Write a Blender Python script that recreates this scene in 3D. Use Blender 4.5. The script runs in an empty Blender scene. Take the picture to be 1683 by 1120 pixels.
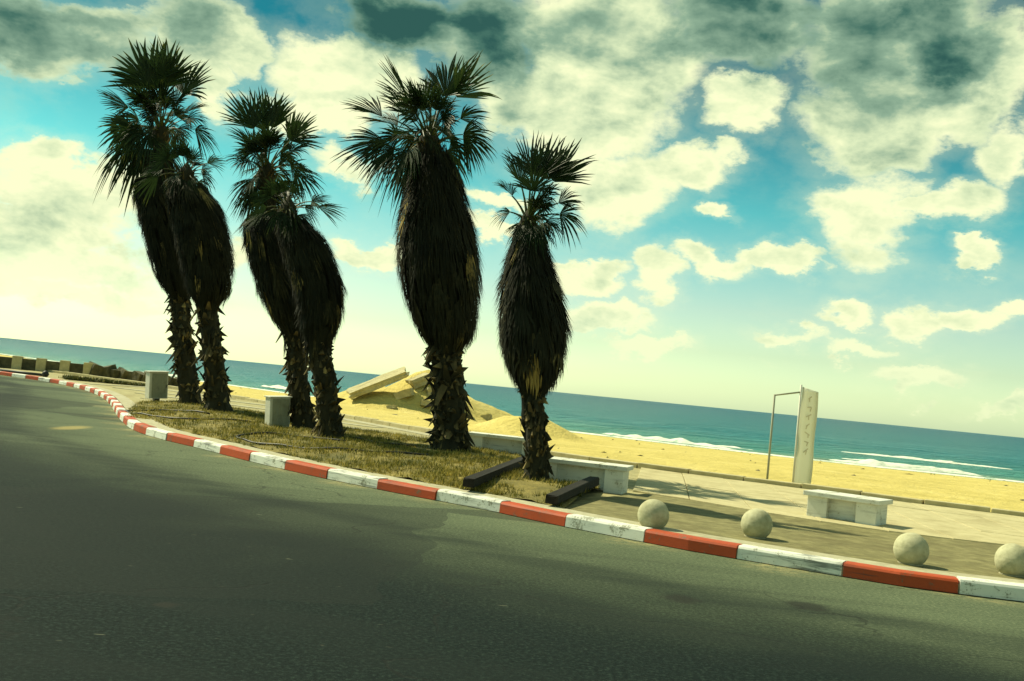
import bpy, bmesh, math, random
import numpy as np
from mathutils import Vector, Matrix, noise as mnoise

random.seed(7)
scene = bpy.context.scene
R = math.radians

# ------------------------------------------------------------------ camera
cam_data = bpy.data.cameras.new('camera')
cam = bpy.data.objects.new('camera', cam_data)
scene.collection.objects.link(cam)
cam_data.sensor_fit = 'HORIZONTAL'
cam_data.angle = 2 * math.atan(841.5 / 1805.0)
cam_data.clip_start = 0.1
cam_data.clip_end = 60000
cam.matrix_world = (Matrix.Translation((0, 0, 1.6)) @ Matrix.Rotation(R(92.4436), 4, 'X')
                    @ Matrix.Rotation(R(5.6), 4, 'Z'))
scene.camera = cam

# ------------------------------------------------------------------ light
TO_SUN = Vector((-0.85, 0.53, 0)).normalized() * math.cos(R(47)) + Vector((0, 0, math.sin(R(47))))
sun_data = bpy.data.lights.new('sun', 'SUN')
sun_data.energy = 5.0
sun_data.angle = R(0.5)
sun_data.color = (1.0, 0.94, 0.64)
sun = bpy.data.objects.new('sun', sun_data)
scene.collection.objects.link(sun)
sun.rotation_euler = (-TO_SUN).to_track_quat('-Z', 'Y').to_euler()
scene.view_settings.view_transform = 'Standard'
scene.view_settings.look = 'None'
scene.view_settings.exposure = 0.3
scene.view_settings.gamma = 1.0
scene.view_settings.use_curve_mapping = False
scene.cycles.use_denoising = True
scene.cycles.max_bounces = 4
scene.cycles.diffuse_bounces = 2
scene.cycles.glossy_bounces = 2

# sky: clear-sky model, deepening upward, with banks of cumulus
# each bank: azimuth, elevation, half width, half height (radians), amount, greyness
CLOUD_BANK = [(-0.4396, 0.2494, 0.0828, 0.0416, 1, 0.7),
    (-0.378, 0.2563, 0.0765, 0.0346, 1, 0.5),
    (-0.3044, 0.2745, 0.0478, 0.0416, 1, 0.45),
    (-0.4021, 0.2186, 0.0223, 0.0069, 0.7, 0),
    (-0.2869, 0.2422, 0.0191, 0.0346, 1, 0),
    (-0.4194, 0.1521, 0.035, 0.0263, 1.1, 0),
    (-0.3955, 0.1338, 0.0956, 0.0312, 1.1, 0),
    (-0.4152, 0.102, 0.0828, 0.0277, 1, 0.15),
    (-0.402, 0.0735, 0.0956, 0.0277, 1, 0.05),
    (-0.3839, 0.0454, 0.1147, 0.0173, 0.9, 0),
    (-0.2691, 0.2661, 0.0255, 0.0346, 1, 0.2),
    (-0.184, 0.2552, 0.0701, 0.0416, 1.1, 0),
    (-0.1951, 0.2164, 0.0446, 0.0194, 1, 0),
    (-0.1245, 0.3063, 0.0701, 0.0346, 1.1, 0.85),
    (-0.0434, 0.3097, 0.0542, 0.0519, 1.1, 0.95),
    (-0.0215, 0.2518, 0.0319, 0.0312, 1, 0.35),
    (-0.1738, 0.1795, 0.0414, 0.0166, 0.9, 0),
    (-0.0265, 0.1588, 0.0319, 0.0111, 1, 0),
    (-0.0151, 0.1354, 0.0319, 0.009, 0.9, 0),
    (-0.1266, 0.1126, 0.051, 0.0125, 1, 0),
    (-0.2381, 0.0939, 0.0255, 0.0173, 0.8, 0),
    (0.0603, 0.3159, 0.1147, 0.0589, 1.1, 0.35),
    (0.1846, 0.3404, 0.0828, 0.0416, 1.1, 0.8),
    (0.051, 0.2573, 0.0828, 0.0554, 1.1, 0.1),
    (0.0707, 0.1893, 0.0701, 0.0519, 1.1, 0),
    (0.1394, 0.2177, 0.0573, 0.0277, 1, 0),
    (0.1926, 0.2746, 0.0478, 0.0291, 1.1, 0),
    (0.1744, 0.1751, 0.0229, 0.0118, 1, 0),
    (0.1814, 0.2318, 0.0255, 0.0139, 0.8, 0),
    (0.0614, 0.1046, 0.0382, 0.0125, 1, 0),
    (0.1276, 0.1076, 0.0287, 0.0235, 1, 0),
    (0.1779, 0.1211, 0.0395, 0.0173, 1.1, 0),
    (0.2358, 0.1306, 0.0382, 0.0152, 1, 0),
    (0.0759, 0.0768, 0.0478, 0.0125, 1, 0),
    (0.1284, 0.0536, 0.0382, 0.0111, 0.9, 0),
    (0.2536, 0.0639, 0.0382, 0.0097, 0.8, 0),
    (0.2923, 0.3248, 0.0637, 0.0623, 1.1, 0.6),
    (0.352, 0.3306, 0.0573, 0.0485, 1.1, 0.85),
    (0.3934, 0.3067, 0.0382, 0.0416, 1, 0.35),
    (0.3091, 0.2654, 0.0701, 0.0416, 1.1, 0.3),
    (0.3686, 0.2673, 0.0382, 0.0312, 1, 0.35),
    (0.4055, 0.2337, 0.0319, 0.0381, 1, 0.1),
    (0.3028, 0.1828, 0.0478, 0.0589, 1.1, 0),
    (0.3574, 0.1863, 0.0573, 0.0222, 1, 0),
    (0.3939, 0.1498, 0.0229, 0.0104, 1, 0),
    (0.295, 0.0871, 0.0287, 0.0125, 1, 0),
    (0.35, 0.0899, 0.0287, 0.0208, 1.1, 0),
    (0.3941, 0.0992, 0.035, 0.0152, 1.1, 0),
    (0.4305, 0.11, 0.0223, 0.0104, 1, 0),
    (0.3079, 0.0618, 0.0382, 0.0097, 0.9, 0),
    (0.3571, 0.0436, 0.0395, 0.0118, 1, 0),
    (0.4304, 0.023, 0.0287, 0.0069, 0.8, 0)]

world = bpy.data.worlds.new('World')
scene.world = world
world.use_nodes = True


class Nodes:
    """small helper to write node graphs"""
    def __init__(self, tree):
        self.t = tree
        tree.nodes.clear()

    def n(self, kind, **kw):
        nd = self.t.nodes.new(kind)
        for k, v in kw.items():
            setattr(nd, k, v)
        return nd

    def put(self, sock, val):
        if isinstance(val, bpy.types.NodeSocket):
            self.t.links.new(val, sock)
        else:
            sock.default_value = val

    def math(self, op, a, b=0.0, c=0.0, clamp=False):
        nd = self.n('ShaderNodeMath', operation=op, use_clamp=clamp)
        self.put(nd.inputs[0], a)
        self.put(nd.inputs[1], b)
        self.put(nd.inputs[2], c)
        return nd.outputs[0]

    def vmath(self, op, a, b=(0, 0, 0)):
        nd = self.n('ShaderNodeVectorMath', operation=op)
        self.put(nd.inputs[0], a)
        if op == 'SCALE':
            self.put(nd.inputs['Scale'], b)
        else:
            self.put(nd.inputs[1], b)
        return nd.outputs['Value'] if op in ('LENGTH', 'DOT_PRODUCT', 'DISTANCE') else nd.outputs[0]

    def smooth(self, v, lo, hi, a=0.0, b=1.0):
        nd = self.n('ShaderNodeMapRange', interpolation_type='SMOOTHSTEP')
        self.put(nd.inputs['Value'], v)
        for i, x in zip((1, 2, 3, 4), (lo, hi, a, b)):
            self.put(nd.inputs[i], x)
        return nd.outputs[0]

    def noise(self, vec, scale, detail=4, rough=0.55, dist=0.0, dims='3D'):
        nd = self.n('ShaderNodeTexNoise', noise_dimensions=dims)
        if vec is not None:
            self.put(nd.inputs['Vector'], vec)
        self.put(nd.inputs['Scale'], scale)
        self.put(nd.inputs['Detail'], detail)
        self.put(nd.inputs['Roughness'], rough)
        self.put(nd.inputs['Distortion'], dist)
        return nd

    def mix(self, f, a, b, mode='MIX'):
        nd = self.n('ShaderNodeMix', data_type='RGBA', blend_type=mode)
        self.put(nd.inputs[0], f)
        self.put(nd.inputs[6], a if isinstance(a, bpy.types.NodeSocket) else (*a, 1))
        self.put(nd.inputs[7], b if isinstance(b, bpy.types.NodeSocket) else (*b, 1))
        return nd.outputs[2]

    def ramp(self, f, stops, interp='LINEAR'):
        nd = self.n('ShaderNodeValToRGB')
        cr = nd.color_ramp
        cr.interpolation = interp
        while len(cr.elements) < len(stops):
            cr.elements.new(0.5)
        for e, (p, c) in zip(cr.elements, stops):
            e.position = p
            e.color = (*c, 1)
        self.put(nd.inputs[0], f)
        return nd.outputs[0]


def build_world():
    N = Nodes(world.node_tree)
    tc = N.n('ShaderNodeTexCoord')
    D = tc.outputs['Generated']
    sep = N.n('ShaderNodeSeparateXYZ')
    N.put(sep.inputs[0], D)
    az = N.math('ARCTAN2', sep.outputs[0], sep.outputs[1])
    el = N.math('ARCSINE', sep.outputs[2])
    comb = N.n('ShaderNodeCombineXYZ')
    N.put(comb.inputs[0], az)
    N.put(comb.inputs[1], el)
    V = comb.outputs[0]
    # flattened direction for the noise (clouds lie in layers)
    flat = N.vmath('MULTIPLY', D, (1.0, 1.0, 1.75))
    w1 = N.noise(flat, 7.0, 3, 0.6)
    warp = N.vmath('SCALE', N.vmath('SUBTRACT', w1.outputs['Color'], (0.5, 0.5, 0.5)), 0.085)
    w2 = N.noise(flat, 22.0, 5, 0.68)
    warp2 = N.vmath('SCALE', N.vmath('SUBTRACT', w2.outputs['Color'], (0.5, 0.5, 0.5)), 0.045)
    V = N.vmath('ADD', N.vmath('ADD', V, warp), warp2)
    dens = None
    grey = None
    for (a, e, ra, re, amp, g) in CLOUD_BANK:
        nd = N.n('ShaderNodeVectorMath', operation='MULTIPLY_ADD')
        N.put(nd.inputs[0], V)
        nd.inputs[1].default_value = (1 / ra, 1 / re, 0)
        nd.inputs[2].default_value = (-a / ra, -e / re, 0)
        ln = N.vmath('LENGTH', nd.outputs[0])
        v = N.smooth(ln, 1.6, 0.2, 0.0, amp)
        dens = v if dens is None else N.math('MAXIMUM', dens, v)
        if g > 0.05:
            gv = N.math('MULTIPLY', v, g)
            grey = gv if grey is None else N.math('MAXIMUM', grey, gv)
    # the same kind of clouds carry on all round the horizon and overhead
    away = N.smooth(N.vmath('LENGTH', N.vmath('MULTIPLY', V, (1 / 0.56, 1 / 0.46, 0))), 0.85, 1.15)
    wide = N.noise(flat, 3.2, 3, 0.5)
    wv = N.smooth(wide.outputs['Fac'], 0.44, 0.62)
    dens = N.math('MAXIMUM', dens, N.math('MULTIPLY', wv, away))
    grey = N.math('MAXIMUM', grey, N.math('MULTIPLY', N.math('MULTIPLY', wv, away), 0.4))
    # heaped puffs broken up by finer noise
    fb = N.noise(flat, 15.0, 7, 0.60, 0.15)
    fb2 = N.noise(N.vmath('ADD', flat, (-0.012, 0.0, 0.026)), 15.0, 4, 0.60, 0.15)
    q = N.math('ADD', dens, N.math('MULTIPLY', N.math('SUBTRACT', fb.outputs['Fac'], 0.5), 1.35))
    cover = N.math('MAXIMUM', N.smooth(q, 0.32, 0.80), N.smooth(q, -0.12, 0.55, 0.0, 0.20))
    body = N.smooth(q, 0.5, 1.3)
    # relief: puffs are bright towards the sun, dull below and behind
    rel = N.math('SUBTRACT', fb.outputs['Fac'], fb2.outputs['Fac'])
    fb3 = N.noise(flat, 6.0, 4, 0.55)
    shade = N.math('MULTIPLY', grey, N.smooth(fb3.outputs['Fac'], 0.32, 0.62, 0.65, 1.15))
    shade = N.math('ADD', shade, N.math('MULTIPLY', rel, 1.0))
    shade = N.math('ADD', shade, N.math('MULTIPLY', N.math('SUBTRACT', body, 0.5), 0.12), clamp=True)
    lit = N.ramp(shade, [(0.0, (9.4, 9.8, 6.0)), (0.2, (7.0, 8.1, 5.0)), (0.5, (2.7, 4.2, 2.9)), (0.85, (0.65, 1.7, 1.3)), (1.0, (0.3, 1.05, 0.9))])
    sky = N.n('ShaderNodeTexSky', sky_type='NISHITA')
    sky.sun_disc = False
    sky.sun_elevation = R(47)
    sky.sun_rotation = math.atan2(TO_SUN.x, TO_SUN.y)
    sky.dust_density = 1.2
    sky.ozone_density = 1.0
    elf = N.math('DIVIDE', el, R(40), clamp=True)
    tint = N.ramp(elf, [(0.0, (2.3, 2.95, 2.2)), (0.03, (1.85, 2.3, 1.7)), (0.07, (1.42, 1.7, 1.25)), (0.125, (1.2, 1.46, 1.12)),
                        (0.25, (0.36, 1.2, 0.92)), (0.42, (0.05, 0.50, 0.44)), (1.0, (0.05, 0.36, 0.38))])
    clear = N.mix(1.0, sky.outputs[0], tint, 'MULTIPLY')
    # cloud bases and gaps wash out into the pale air above the sea
    wash = N.smooth(el, R(0.2), R(5.5), 0.55, 1.0)
    col = N.mix(N.math('MULTIPLY', cover, wash), clear, lit)
    bg = N.n('ShaderNodeBackground')
    N.put(bg.inputs[0], col)
    bg.inputs[1].default_value = 0.086
    out = N.n('ShaderNodeOutputWorld')
    N.put(out.inputs[0], bg.outputs[0])


build_world()
world.cycles.sampling_method = 'MANUAL'
world.cycles.sample_map_resolution = 256

# ------------------------------------------------------------------ helpers
COL = scene.collection


def link_mesh(name, verts, faces, mat, parent=None, loc=None, rz=0.0, smooth=False, cols=None):
    me = bpy.data.meshes.new(name)
    me.from_pydata([tuple(v) for v in verts], [], faces)
    me.update()
    if smooth:
        me.polygons.foreach_set('use_smooth', [True] * len(me.polygons))
    if cols is not None:
        at = me.attributes.new('tone', 'FLOAT', 'POINT')
        at.data.foreach_set('value', cols)
    me.materials.append(mat)
    o = bpy.data.objects.new(name, me)
    COL.objects.link(o)
    if parent is not None:
        o.parent = parent
    if loc is not None:
        o.location = loc
    o.rotation_euler.z = rz
    return o


def empty(name, loc, rz=0.0):
    o = bpy.data.objects.new(name, None)
    o.empty_display_size = 0.2
    COL.objects.link(o)
    o.location = loc
    o.rotation_euler.z = rz
    return o


def tag(o, label=None, cat=None, group=None, kind=None):
    for k, v in (('label', label), ('category', cat), ('group', group), ('kind', kind)):
        if v:
            o[k] = v
    return o


class MB:
    """collects vertices and faces of one mesh"""
    def __init__(self):
        self.v, self.f = [], []

    def add(self, verts, faces):
        b = len(self.v)
        self.v.extend(verts)
        self.f.extend([tuple(i + b for i in fc) for fc in faces])

    def box(self, c, s, bevel=0.0, rot=None, jitter=0.0, seed=0):
        bm = bmesh.new()
        bmesh.ops.create_cube(bm, size=1.0)
        for v in bm.verts:
            v.co = Vector((v.co.x * s[0], v.co.y * s[1], v.co.z * s[2]))
        if bevel:
            bmesh.ops.bevel(bm, geom=bm.edges[:], offset=bevel, segments=2, affect='EDGES', profile=0.6)
        rr = random.Random(seed)
        M = rot.to_4x4() if rot is not None else Matrix.Identity(4)
        bm.verts.ensure_lookup_table()
        vs = []
        for v in bm.verts:
            p = v.co.copy()
            if jitter:
                p += Vector([(rr.random() - 0.5) * jitter for _ in range(3)])
            vs.append((M @ p) + Vector(c))
        self.add(vs, [tuple(v.index for v in f.verts) for f in bm.faces])
        bm.free()

    def tube(self, pts, rad, n=8, cap=True):
        pts = [Vector(p) for p in pts]
        if not hasattr(rad, '__len__'):
            rad = [rad] * len(pts)
        b = len(self.v)
        for i, p in enumerate(pts):
            t = (pts[min(i + 1, len(pts) - 1)] - pts[max(i - 1, 0)]).normalized()
            up = Vector((0, 0, 1)) if abs(t.z) < 0.9 else Vector((0, 1, 0))
            x = t.cross(up).normalized()
            y = x.cross(t).normalized()
            for k in range(n):
                a = 2 * math.pi * k / n
                self.v.append(p + (x * math.cos(a) + y * math.sin(a)) * rad[i])
        for i in range(len(pts) - 1):
            for k in range(n):
                k2 = (k + 1) % n
                self.f.append((b + i * n + k, b + i * n + k2, b + (i + 1) * n + k2, b + (i + 1) * n + k))
        if cap:
            self.f.append(tuple(b + k for k in reversed(range(n))))
            self.f.append(tuple(b + (len(pts) - 1) * n + k for k in range(n)))

    def lathe(self, prof, n=32):
        b = len(self.v)
        for r, z in prof:
            for k in range(n):
                a = 2 * math.pi * k / n
                self.v.append((r * math.cos(a), r * math.sin(a), z))
        for i in range(len(prof) - 1):
            for k in range(n):
                k2 = (k + 1) % n
                self.f.append((b + i * n + k, b + i * n + k2, b + (i + 1) * n + k2, b + (i + 1) * n + k))

    def build(self, name, mat, parent=None, loc=None, rz=0.0, smooth=False, cols=None):
        return link_mesh(name, self.v, self.f, mat, parent, loc, rz, smooth, cols)


def sheet(name, pts, z, mat, parent=None):
    """a flat polygon, triangulated"""
    bm = bmesh.new()
    vs = [bm.verts.new((p[0], p[1], z)) for p in pts]
    f = bm.faces.new(vs)
    if f.normal.z < 0 or sum((pts[i - 1][0] - pts[i][0]) * (pts[i - 1][1] + pts[i][1]) for i in range(len(pts))) < 0:
        pass
    bm.normal_update()
    if f.normal.z < 0:
        f.normal_flip()
    bmesh.ops.triangulate(bm, faces=[f])
    me = bpy.data.meshes.new(name)
    bm.to_mesh(me)
    bm.free()
    me.materials.append(mat)
    o = bpy.data.objects.new(name, me)
    COL.objects.link(o)
    if parent is not None:
        o.parent = parent
    return o


def resample(path, step):
    """smooth path through the points, evenly spaced"""
    P = [Vector((p[0], p[1])) for p in path]
    dense = []
    for i in range(len(P) - 1):
        p0, p1, p2, p3 = P[max(i - 1, 0)], P[i], P[i + 1], P[min(i + 2, len(P) - 1)]
        for k in range(24):
            t = k / 24
            dense.append(0.5 * ((2 * p1) + (p2 - p0) * t + (2 * p0 - 5 * p1 + 4 * p2 - p3) * t * t
                                + (3 * p1 - p0 - 3 * p2 + p3) * t ** 3))
    dense.append(P[-1])
    out = [dense[0]]
    acc = 0.0
    for i in range(1, len(dense)):
        a, b = dense[i - 1], dense[i]
        L = (b - a).length
        while acc + L >= step:
            t = (step - acc) / L
            a = a.lerp(b, t)
            out.append(a.copy())
            L = (b - a).length
            acc = 0.0
        acc += L
    return out


def offset_path(path, d):
    out = []
    for i in range(len(path)):
        t = (path[min(i + 1, len(path) - 1)] - path[max(i - 1, 0)]).normalized()
        out.append(path[i] + Vector((-t.y, t.x)) * d)
    return out


# ------------------------------------------------------------------ materials
def make_mat(name, fn, disp=False):
    m = bpy.data.materials.new(name)
    m.use_nodes = True
    N = Nodes(m.node_tree)
    out = N.n('ShaderNodeOutputMaterial')
    bs = N.n('ShaderNodeBsdfPrincipled')
    N.put(out.inputs[0], bs.outputs[0])
    fn(N, bs, out)
    return m


def pos(N):
    return N.n('ShaderNodeNewGeometry').outputs['Position']


def bump(N, bs, h, strength, dist=0.02):
    b = N.n('ShaderNodeBump')
    N.put(b.inputs['Height'], h)
    b.inputs['Strength'].default_value = strength
    b.inputs['Distance'].default_value = dist
    N.put(bs.inputs['Normal'], b.outputs[0])


def m_asphalt(N, bs, out):
    P = pos(N)
    fine = N.noise(P, 30.0, 5, 0.85)
    mid = N.noise(P, 7.0, 5, 0.6)
    big = N.noise(P, 0.35, 4, 0.55, 0.6)
    streak = N.noise(N.vmath('MULTIPLY', P, (0.18, 2.2, 1)), 1.0, 4, 0.6)
    # vignette painted into the colour: pale by the kerb, darkening away from it
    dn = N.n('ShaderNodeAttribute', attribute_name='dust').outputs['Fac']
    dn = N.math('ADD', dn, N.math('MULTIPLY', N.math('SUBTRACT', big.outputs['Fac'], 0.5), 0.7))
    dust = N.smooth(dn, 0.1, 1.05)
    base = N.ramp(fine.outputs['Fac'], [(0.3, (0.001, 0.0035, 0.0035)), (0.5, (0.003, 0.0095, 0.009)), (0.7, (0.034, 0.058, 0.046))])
    pale_tone = N.ramp(fine.outputs['Fac'], [(0.3, (0.045, 0.064, 0.038)), (0.5, (0.115, 0.145, 0.085)), (0.7, (0.27, 0.30, 0.17))])
    col = N.mix(dust, base, pale_tone)
    col = N.mix(N.smooth(mid.outputs['Fac'], 0.45, 0.8, 0.0, 0.10), col, (0.035, 0.052, 0.038))
    col = N.mix(N.smooth(streak.outputs['Fac'], 0.5, 0.75, 0.0, 0.3), col, (0.012, 0.018, 0.016))
    # tyre-polished lanes follow the kerb; grit gathers in the gutter; old patches
    dd = N.n('ShaderNodeAttribute', attribute_name='off_kerb').outputs['Fac']
    dw = N.math('ADD', dd, N.math('MULTIPLY', N.math('SUBTRACT', big.outputs['Fac'], 0.5), 0.8))
    for c_, w_ in ((2.5, 0.32), (4.1, 0.36), (6.3, 0.36), (7.9, 0.34)):
        tr = N.smooth(N.math('ABSOLUTE', N.math('SUBTRACT', dw, c_)), w_ * 1.6, w_ * 0.4)
        tr = N.math('MULTIPLY', tr, N.smooth(streak.outputs['Fac'], 0.3, 0.6, 0.15, 0.5))
        col = N.mix(tr, col, (0.010, 0.017, 0.015))
    grit = N.noise(P, 70.0, 3, 0.7)
    gr = N.math('MULTIPLY', N.smooth(dd, 0.75, 0.05), N.smooth(N.math('ADD', N.math('MULTIPLY', grit.outputs['Fac'], 0.5), N.math('MULTIPLY', mid.outputs['Fac'], 0.5)), 0.44, 0.56))
    col = N.mix(N.math('MULTIPLY', gr, 0.8), col, (0.40, 0.34, 0.16))
    pv = N.n('ShaderNodeTexVoronoi', feature='F1')
    N.put(pv.inputs['Vector'], N.vmath('ADD', N.vmath('MULTIPLY', P, (0.10, 0.22, 0)), N.vmath('SCALE', N.noise(P, 0.8, 2).outputs['Color'], 0.06)))
    pv.inputs['Scale'].default_value = 1.0
    sepv = N.n('ShaderNodeSeparateColor')
    N.put(sepv.inputs[0], pv.outputs['Color'])
    col = N.mix(N.smooth(sepv.outputs[0], 0.70, 0.72, 0.0, 0.45), col, (0.014, 0.020, 0.017))
    fleck = N.noise(N.vmath('MULTIPLY', P, (5.0, 16.0, 1)), 1.0, 2, 0.5)
    col = N.mix(N.smooth(fleck.outputs['Fac'], 0.74, 0.78, 0.0, 0.35), col, (0.26, 0.27, 0.19))
    # oil spots
    wob = N.vmath('SCALE', N.vmath('SUBTRACT', N.noise(P, 6.0, 3).outputs['Color'], (0.5, 0.5, 0.5)), 0.16)
    for (sx, sy, ra, rb) in ((1.6, 9.15, 0.17, 0.22), (2.72, 9.4, 0.2, 0.24), (-2.03, 7.11, 0.07, 0.09), (3.9, 7.4, 0.12, 0.2)):
        o = N.vmath('MULTIPLY', N.vmath('SUBTRACT', N.vmath('ADD', P, wob), (sx, sy, 0)), (1 / ra, 1 / rb, 0))
        col = N.mix(N.smooth(N.vmath('LENGTH', o), 1.2, 0.5, 0.0, 0.75), col, (0.02, 0.022, 0.018))
    o = N.vmath('MULTIPLY', N.vmath('SUBTRACT', N.vmath('ADD', P, wob), (-8.3, 21.3, 0)), (1 / 0.25, 1 / 0.9, 0))
    col = N.mix(N.smooth(N.vmath('LENGTH', o), 1.2, 0.4, 0.0, 0.6), col, (0.42, 0.34, 0.13))
    # cracks
    vor = N.n('ShaderNodeTexVoronoi', feature='DISTANCE_TO_EDGE')
    N.put(vor.inputs['Vector'], N.vmath('ADD', P, N.vmath('SCALE', N.noise(P, 1.5, 4).outputs['Color'], 0.8)))
    vor.inputs['Scale'].default_value = 0.33
    crack = N.smooth(vor.outputs['Distance'], 0.009, 0.002, 0.0, 0.45)
    crack = N.math('MULTIPLY', crack, N.smooth(big.outputs['Fac'], 0.46, 0.56))
    col = N.mix(crack, col, (0.012, 0.014, 0.012))
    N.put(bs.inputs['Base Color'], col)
    bs.inputs['Roughness'].default_value = 0.9
    bs.inputs['Specular IOR Level'].default_value = 0.12
    bump(N, bs, N.math('SUBTRACT', fine.outputs['Fac'], N.math('MULTIPLY', crack, 1.0)), 0.6, 0.012)


def stone_like(c0, c1, c2, scale=9.0, dirt=(0.1, 0.09, 0.06), dirt_amt=0.5, rough=0.85, bstr=0.4, lowdirt=None):
    def fn(N, bs, out):
        P = pos(N)
        a = N.noise(P, scale, 6, 0.65)
        g = N.noise(P, scale * 9, 3, 0.7)
        b = N.noise(P, scale * 0.22, 4, 0.6, 0.5)
        col = N.ramp(a.outputs['Fac'], [(0.3, c0), (0.52, c1), (0.75, c2)])
        col = N.mix(N.smooth(g.outputs['Fac'], 0.48, 0.72, 0.0, 0.35), col, c0)
        col = N.mix(N.smooth(b.outputs['Fac'], 0.5, 0.7, 0.0, dirt_amt), col, dirt)
        N.put(bs.inputs['Base Color'], col)
        bs.inputs['Roughness'].default_value = rough
        bs.inputs['Specular IOR Level'].default_value = 0.25
        bump(N, bs, N.math('ADD', a.outputs['Fac'], N.math('MULTIPLY', g.outputs['Fac'], 0.5)), bstr, 0.012)
    return fn


def painted(c, under, chip=0.62, grime=(0.1, 0.09, 0.06), scuff=0.0):
    def fn(N, bs, out):
        P = pos(N)
        a = N.noise(P, 5.0, 6, 0.65)
        g = N.noise(P, 40.0, 4, 0.7)
        oi = N.n('ShaderNodeObjectInfo').outputs['Random']
        q = N.math('ADD', N.math('MULTIPLY', a.outputs['Fac'], 0.7), N.math('MULTIPLY', g.outputs['Fac'], 0.3))
        col = N.mix(N.math('MULTIPLY', oi, 0.25), c, tuple(x * 0.6 for x in c))
        col = N.mix(N.smooth(a.outputs['Fac'], 0.45, 0.75, 0.0, 0.45), col, grime)
        col = N.mix(N.smooth(q, chip - 0.03, chip + 0.02), col, under)
        if scuff:   # tyre rubber and splashed dirt
            s1 = N.noise(N.vmath('MULTIPLY', P, (1.6, 1.6, 22.0)), 1.0, 4, 0.6)
            s2 = N.noise(P, 1.1, 3, 0.6)
            sc = N.math('MULTIPLY', N.smooth(s1.outputs['Fac'], 0.5, 0.66), N.smooth(s2.outputs['Fac'], 0.42, 0.62))
            col = N.mix(N.math('MULTIPLY', sc, scuff), col, (0.035, 0.04, 0.035))
        N.put(bs.inputs['Base Color'], col)
        bs.inputs['Roughness'].default_value = 0.6
        bs.inputs['Specular IOR Level'].default_value = 0.35
        bump(N, bs, q, 0.35, 0.01)
    return fn


def m_sand(N, bs, out):
    P = pos(N)
    a = N.noise(P, 0.5, 5, 0.6)
    g = N.noise(P, 30.0, 4, 0.75)
    d = N.noise(P, 2.6, 5, 0.65)
    z = N.n('ShaderNodeSeparateXYZ')
    N.put(z.inputs[0], P)
    col = N.ramp(a.outputs['Fac'], [(0.3, (0.54, 0.44, 0.13)), (0.55, (0.66, 0.54, 0.175)), (0.75, (0.72, 0.6, 0.23))])
    col = N.mix(N.smooth(g.outputs['Fac'], 0.5, 0.75, 0.0, 0.4), col, (0.36, 0.26, 0.085))
    # wet sand at the water's edge
    wet = N.smooth(N.math('ADD', z.outputs[2], N.math('MULTIPLY', N.math('SUBTRACT', a.outputs['Fac'], 0.5), 0.25)), -0.98, -1.12)
    col = N.mix(N.math('MULTIPLY', wet, 0.75), col, (0.26, 0.19, 0.075))
    N.put(bs.inputs['Base Color'], col)
    N.put(bs.inputs['Roughness'], N.math('SUBTRACT', 0.95, N.math('MULTIPLY', wet, 0.6)))
    bs.inputs['Specular IOR Level'].default_value = 0.2
    bump(N, bs, N.math('ADD', N.math('MULTIPLY', d.outputs['Fac'], 1.0), N.math('MULTIPLY', g.outputs['Fac'], 0.15)), 0.9, 0.16)


def m_sea(N, bs, out):
    P = pos(N)
    far = N.n('ShaderNodeAttribute', attribute_name='deep').outputs['Fac']
    patch = N.noise(N.vmath('MULTIPLY', P, (0.006, 0.03, 1)), 1.0, 5, 0.6)
    q = N.math('ADD', far, N.math('MULTIPLY', N.math('SUBTRACT', patch.outputs['Fac'], 0.5), 0.35))
    col = N.ramp(q, [(0.0, (0.16, 0.27, 0.14)), (0.12, (0.06, 0.25, 0.20)), (0.4, (0.014, 0.18, 0.20)), (1.0, (0.004, 0.10, 0.15))])
    N.put(bs.inputs['Base Color'], col)
    bs.inputs['Roughness'].default_value = 0.32
    bs.inputs['IOR'].default_value = 1.33
    bs.inputs['Specular IOR Level'].default_value = 0.42
    w = N.noise(N.vmath('MULTIPLY', P, (0.35, 1.0, 1)), 0.55, 5, 0.68, 0.3)
    w2 = N.noise(N.vmath('MULTIPLY', P, (0.12, 0.4, 1)), 0.22, 4, 0.6, 0.3)
    bump(N, bs, N.math('ADD', w.outputs['Fac'], N.math('MULTIPLY', w2.outputs['Fac'], 2.5)), 1.0, 1.5)


def m_foam(N, bs, out):
    P = pos(N)
    a = N.noise(N.vmath('MULTIPLY', P, (0.5, 1, 1)), 2.2, 6, 0.7)
    col = N.ramp(a.outputs['Fac'], [(0.33, (0.30, 0.47, 0.36)), (0.45, (0.74, 0.78, 0.66)), (0.7, (0.9, 0.9, 0.82))])
    N.put(bs.inputs['Base Color'], col)
    bs.inputs['Roughness'].default_value = 0.9
    bump(N, bs, a.outputs['Fac'], 0.8, 0.1)


def m_bed(N, bs, out):
    P = pos(N)
    a = N.noise(P, 1.3, 6, 0.65)
    g = N.noise(P, 22.0, 4, 0.75)
    col = N.ramp(a.outputs['Fac'], [(0.32, (0.09, 0.09, 0.02)), (0.5, (0.22, 0.18, 0.04)), (0.68, (0.38, 0.3, 0.08))])
    col = N.mix(N.smooth(g.outputs['Fac'], 0.45, 0.7, 0.0, 0.55), col, (0.06, 0.055, 0.018))
    N.put(bs.inputs['Base Color'], col)
    bs.inputs['Roughness'].default_value = 0.95
    bump(N, bs, N.math('ADD', a.outputs['Fac'], N.math('MULTIPLY', g.outputs['Fac'], 0.4)), 0.9, 0.08)


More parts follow.
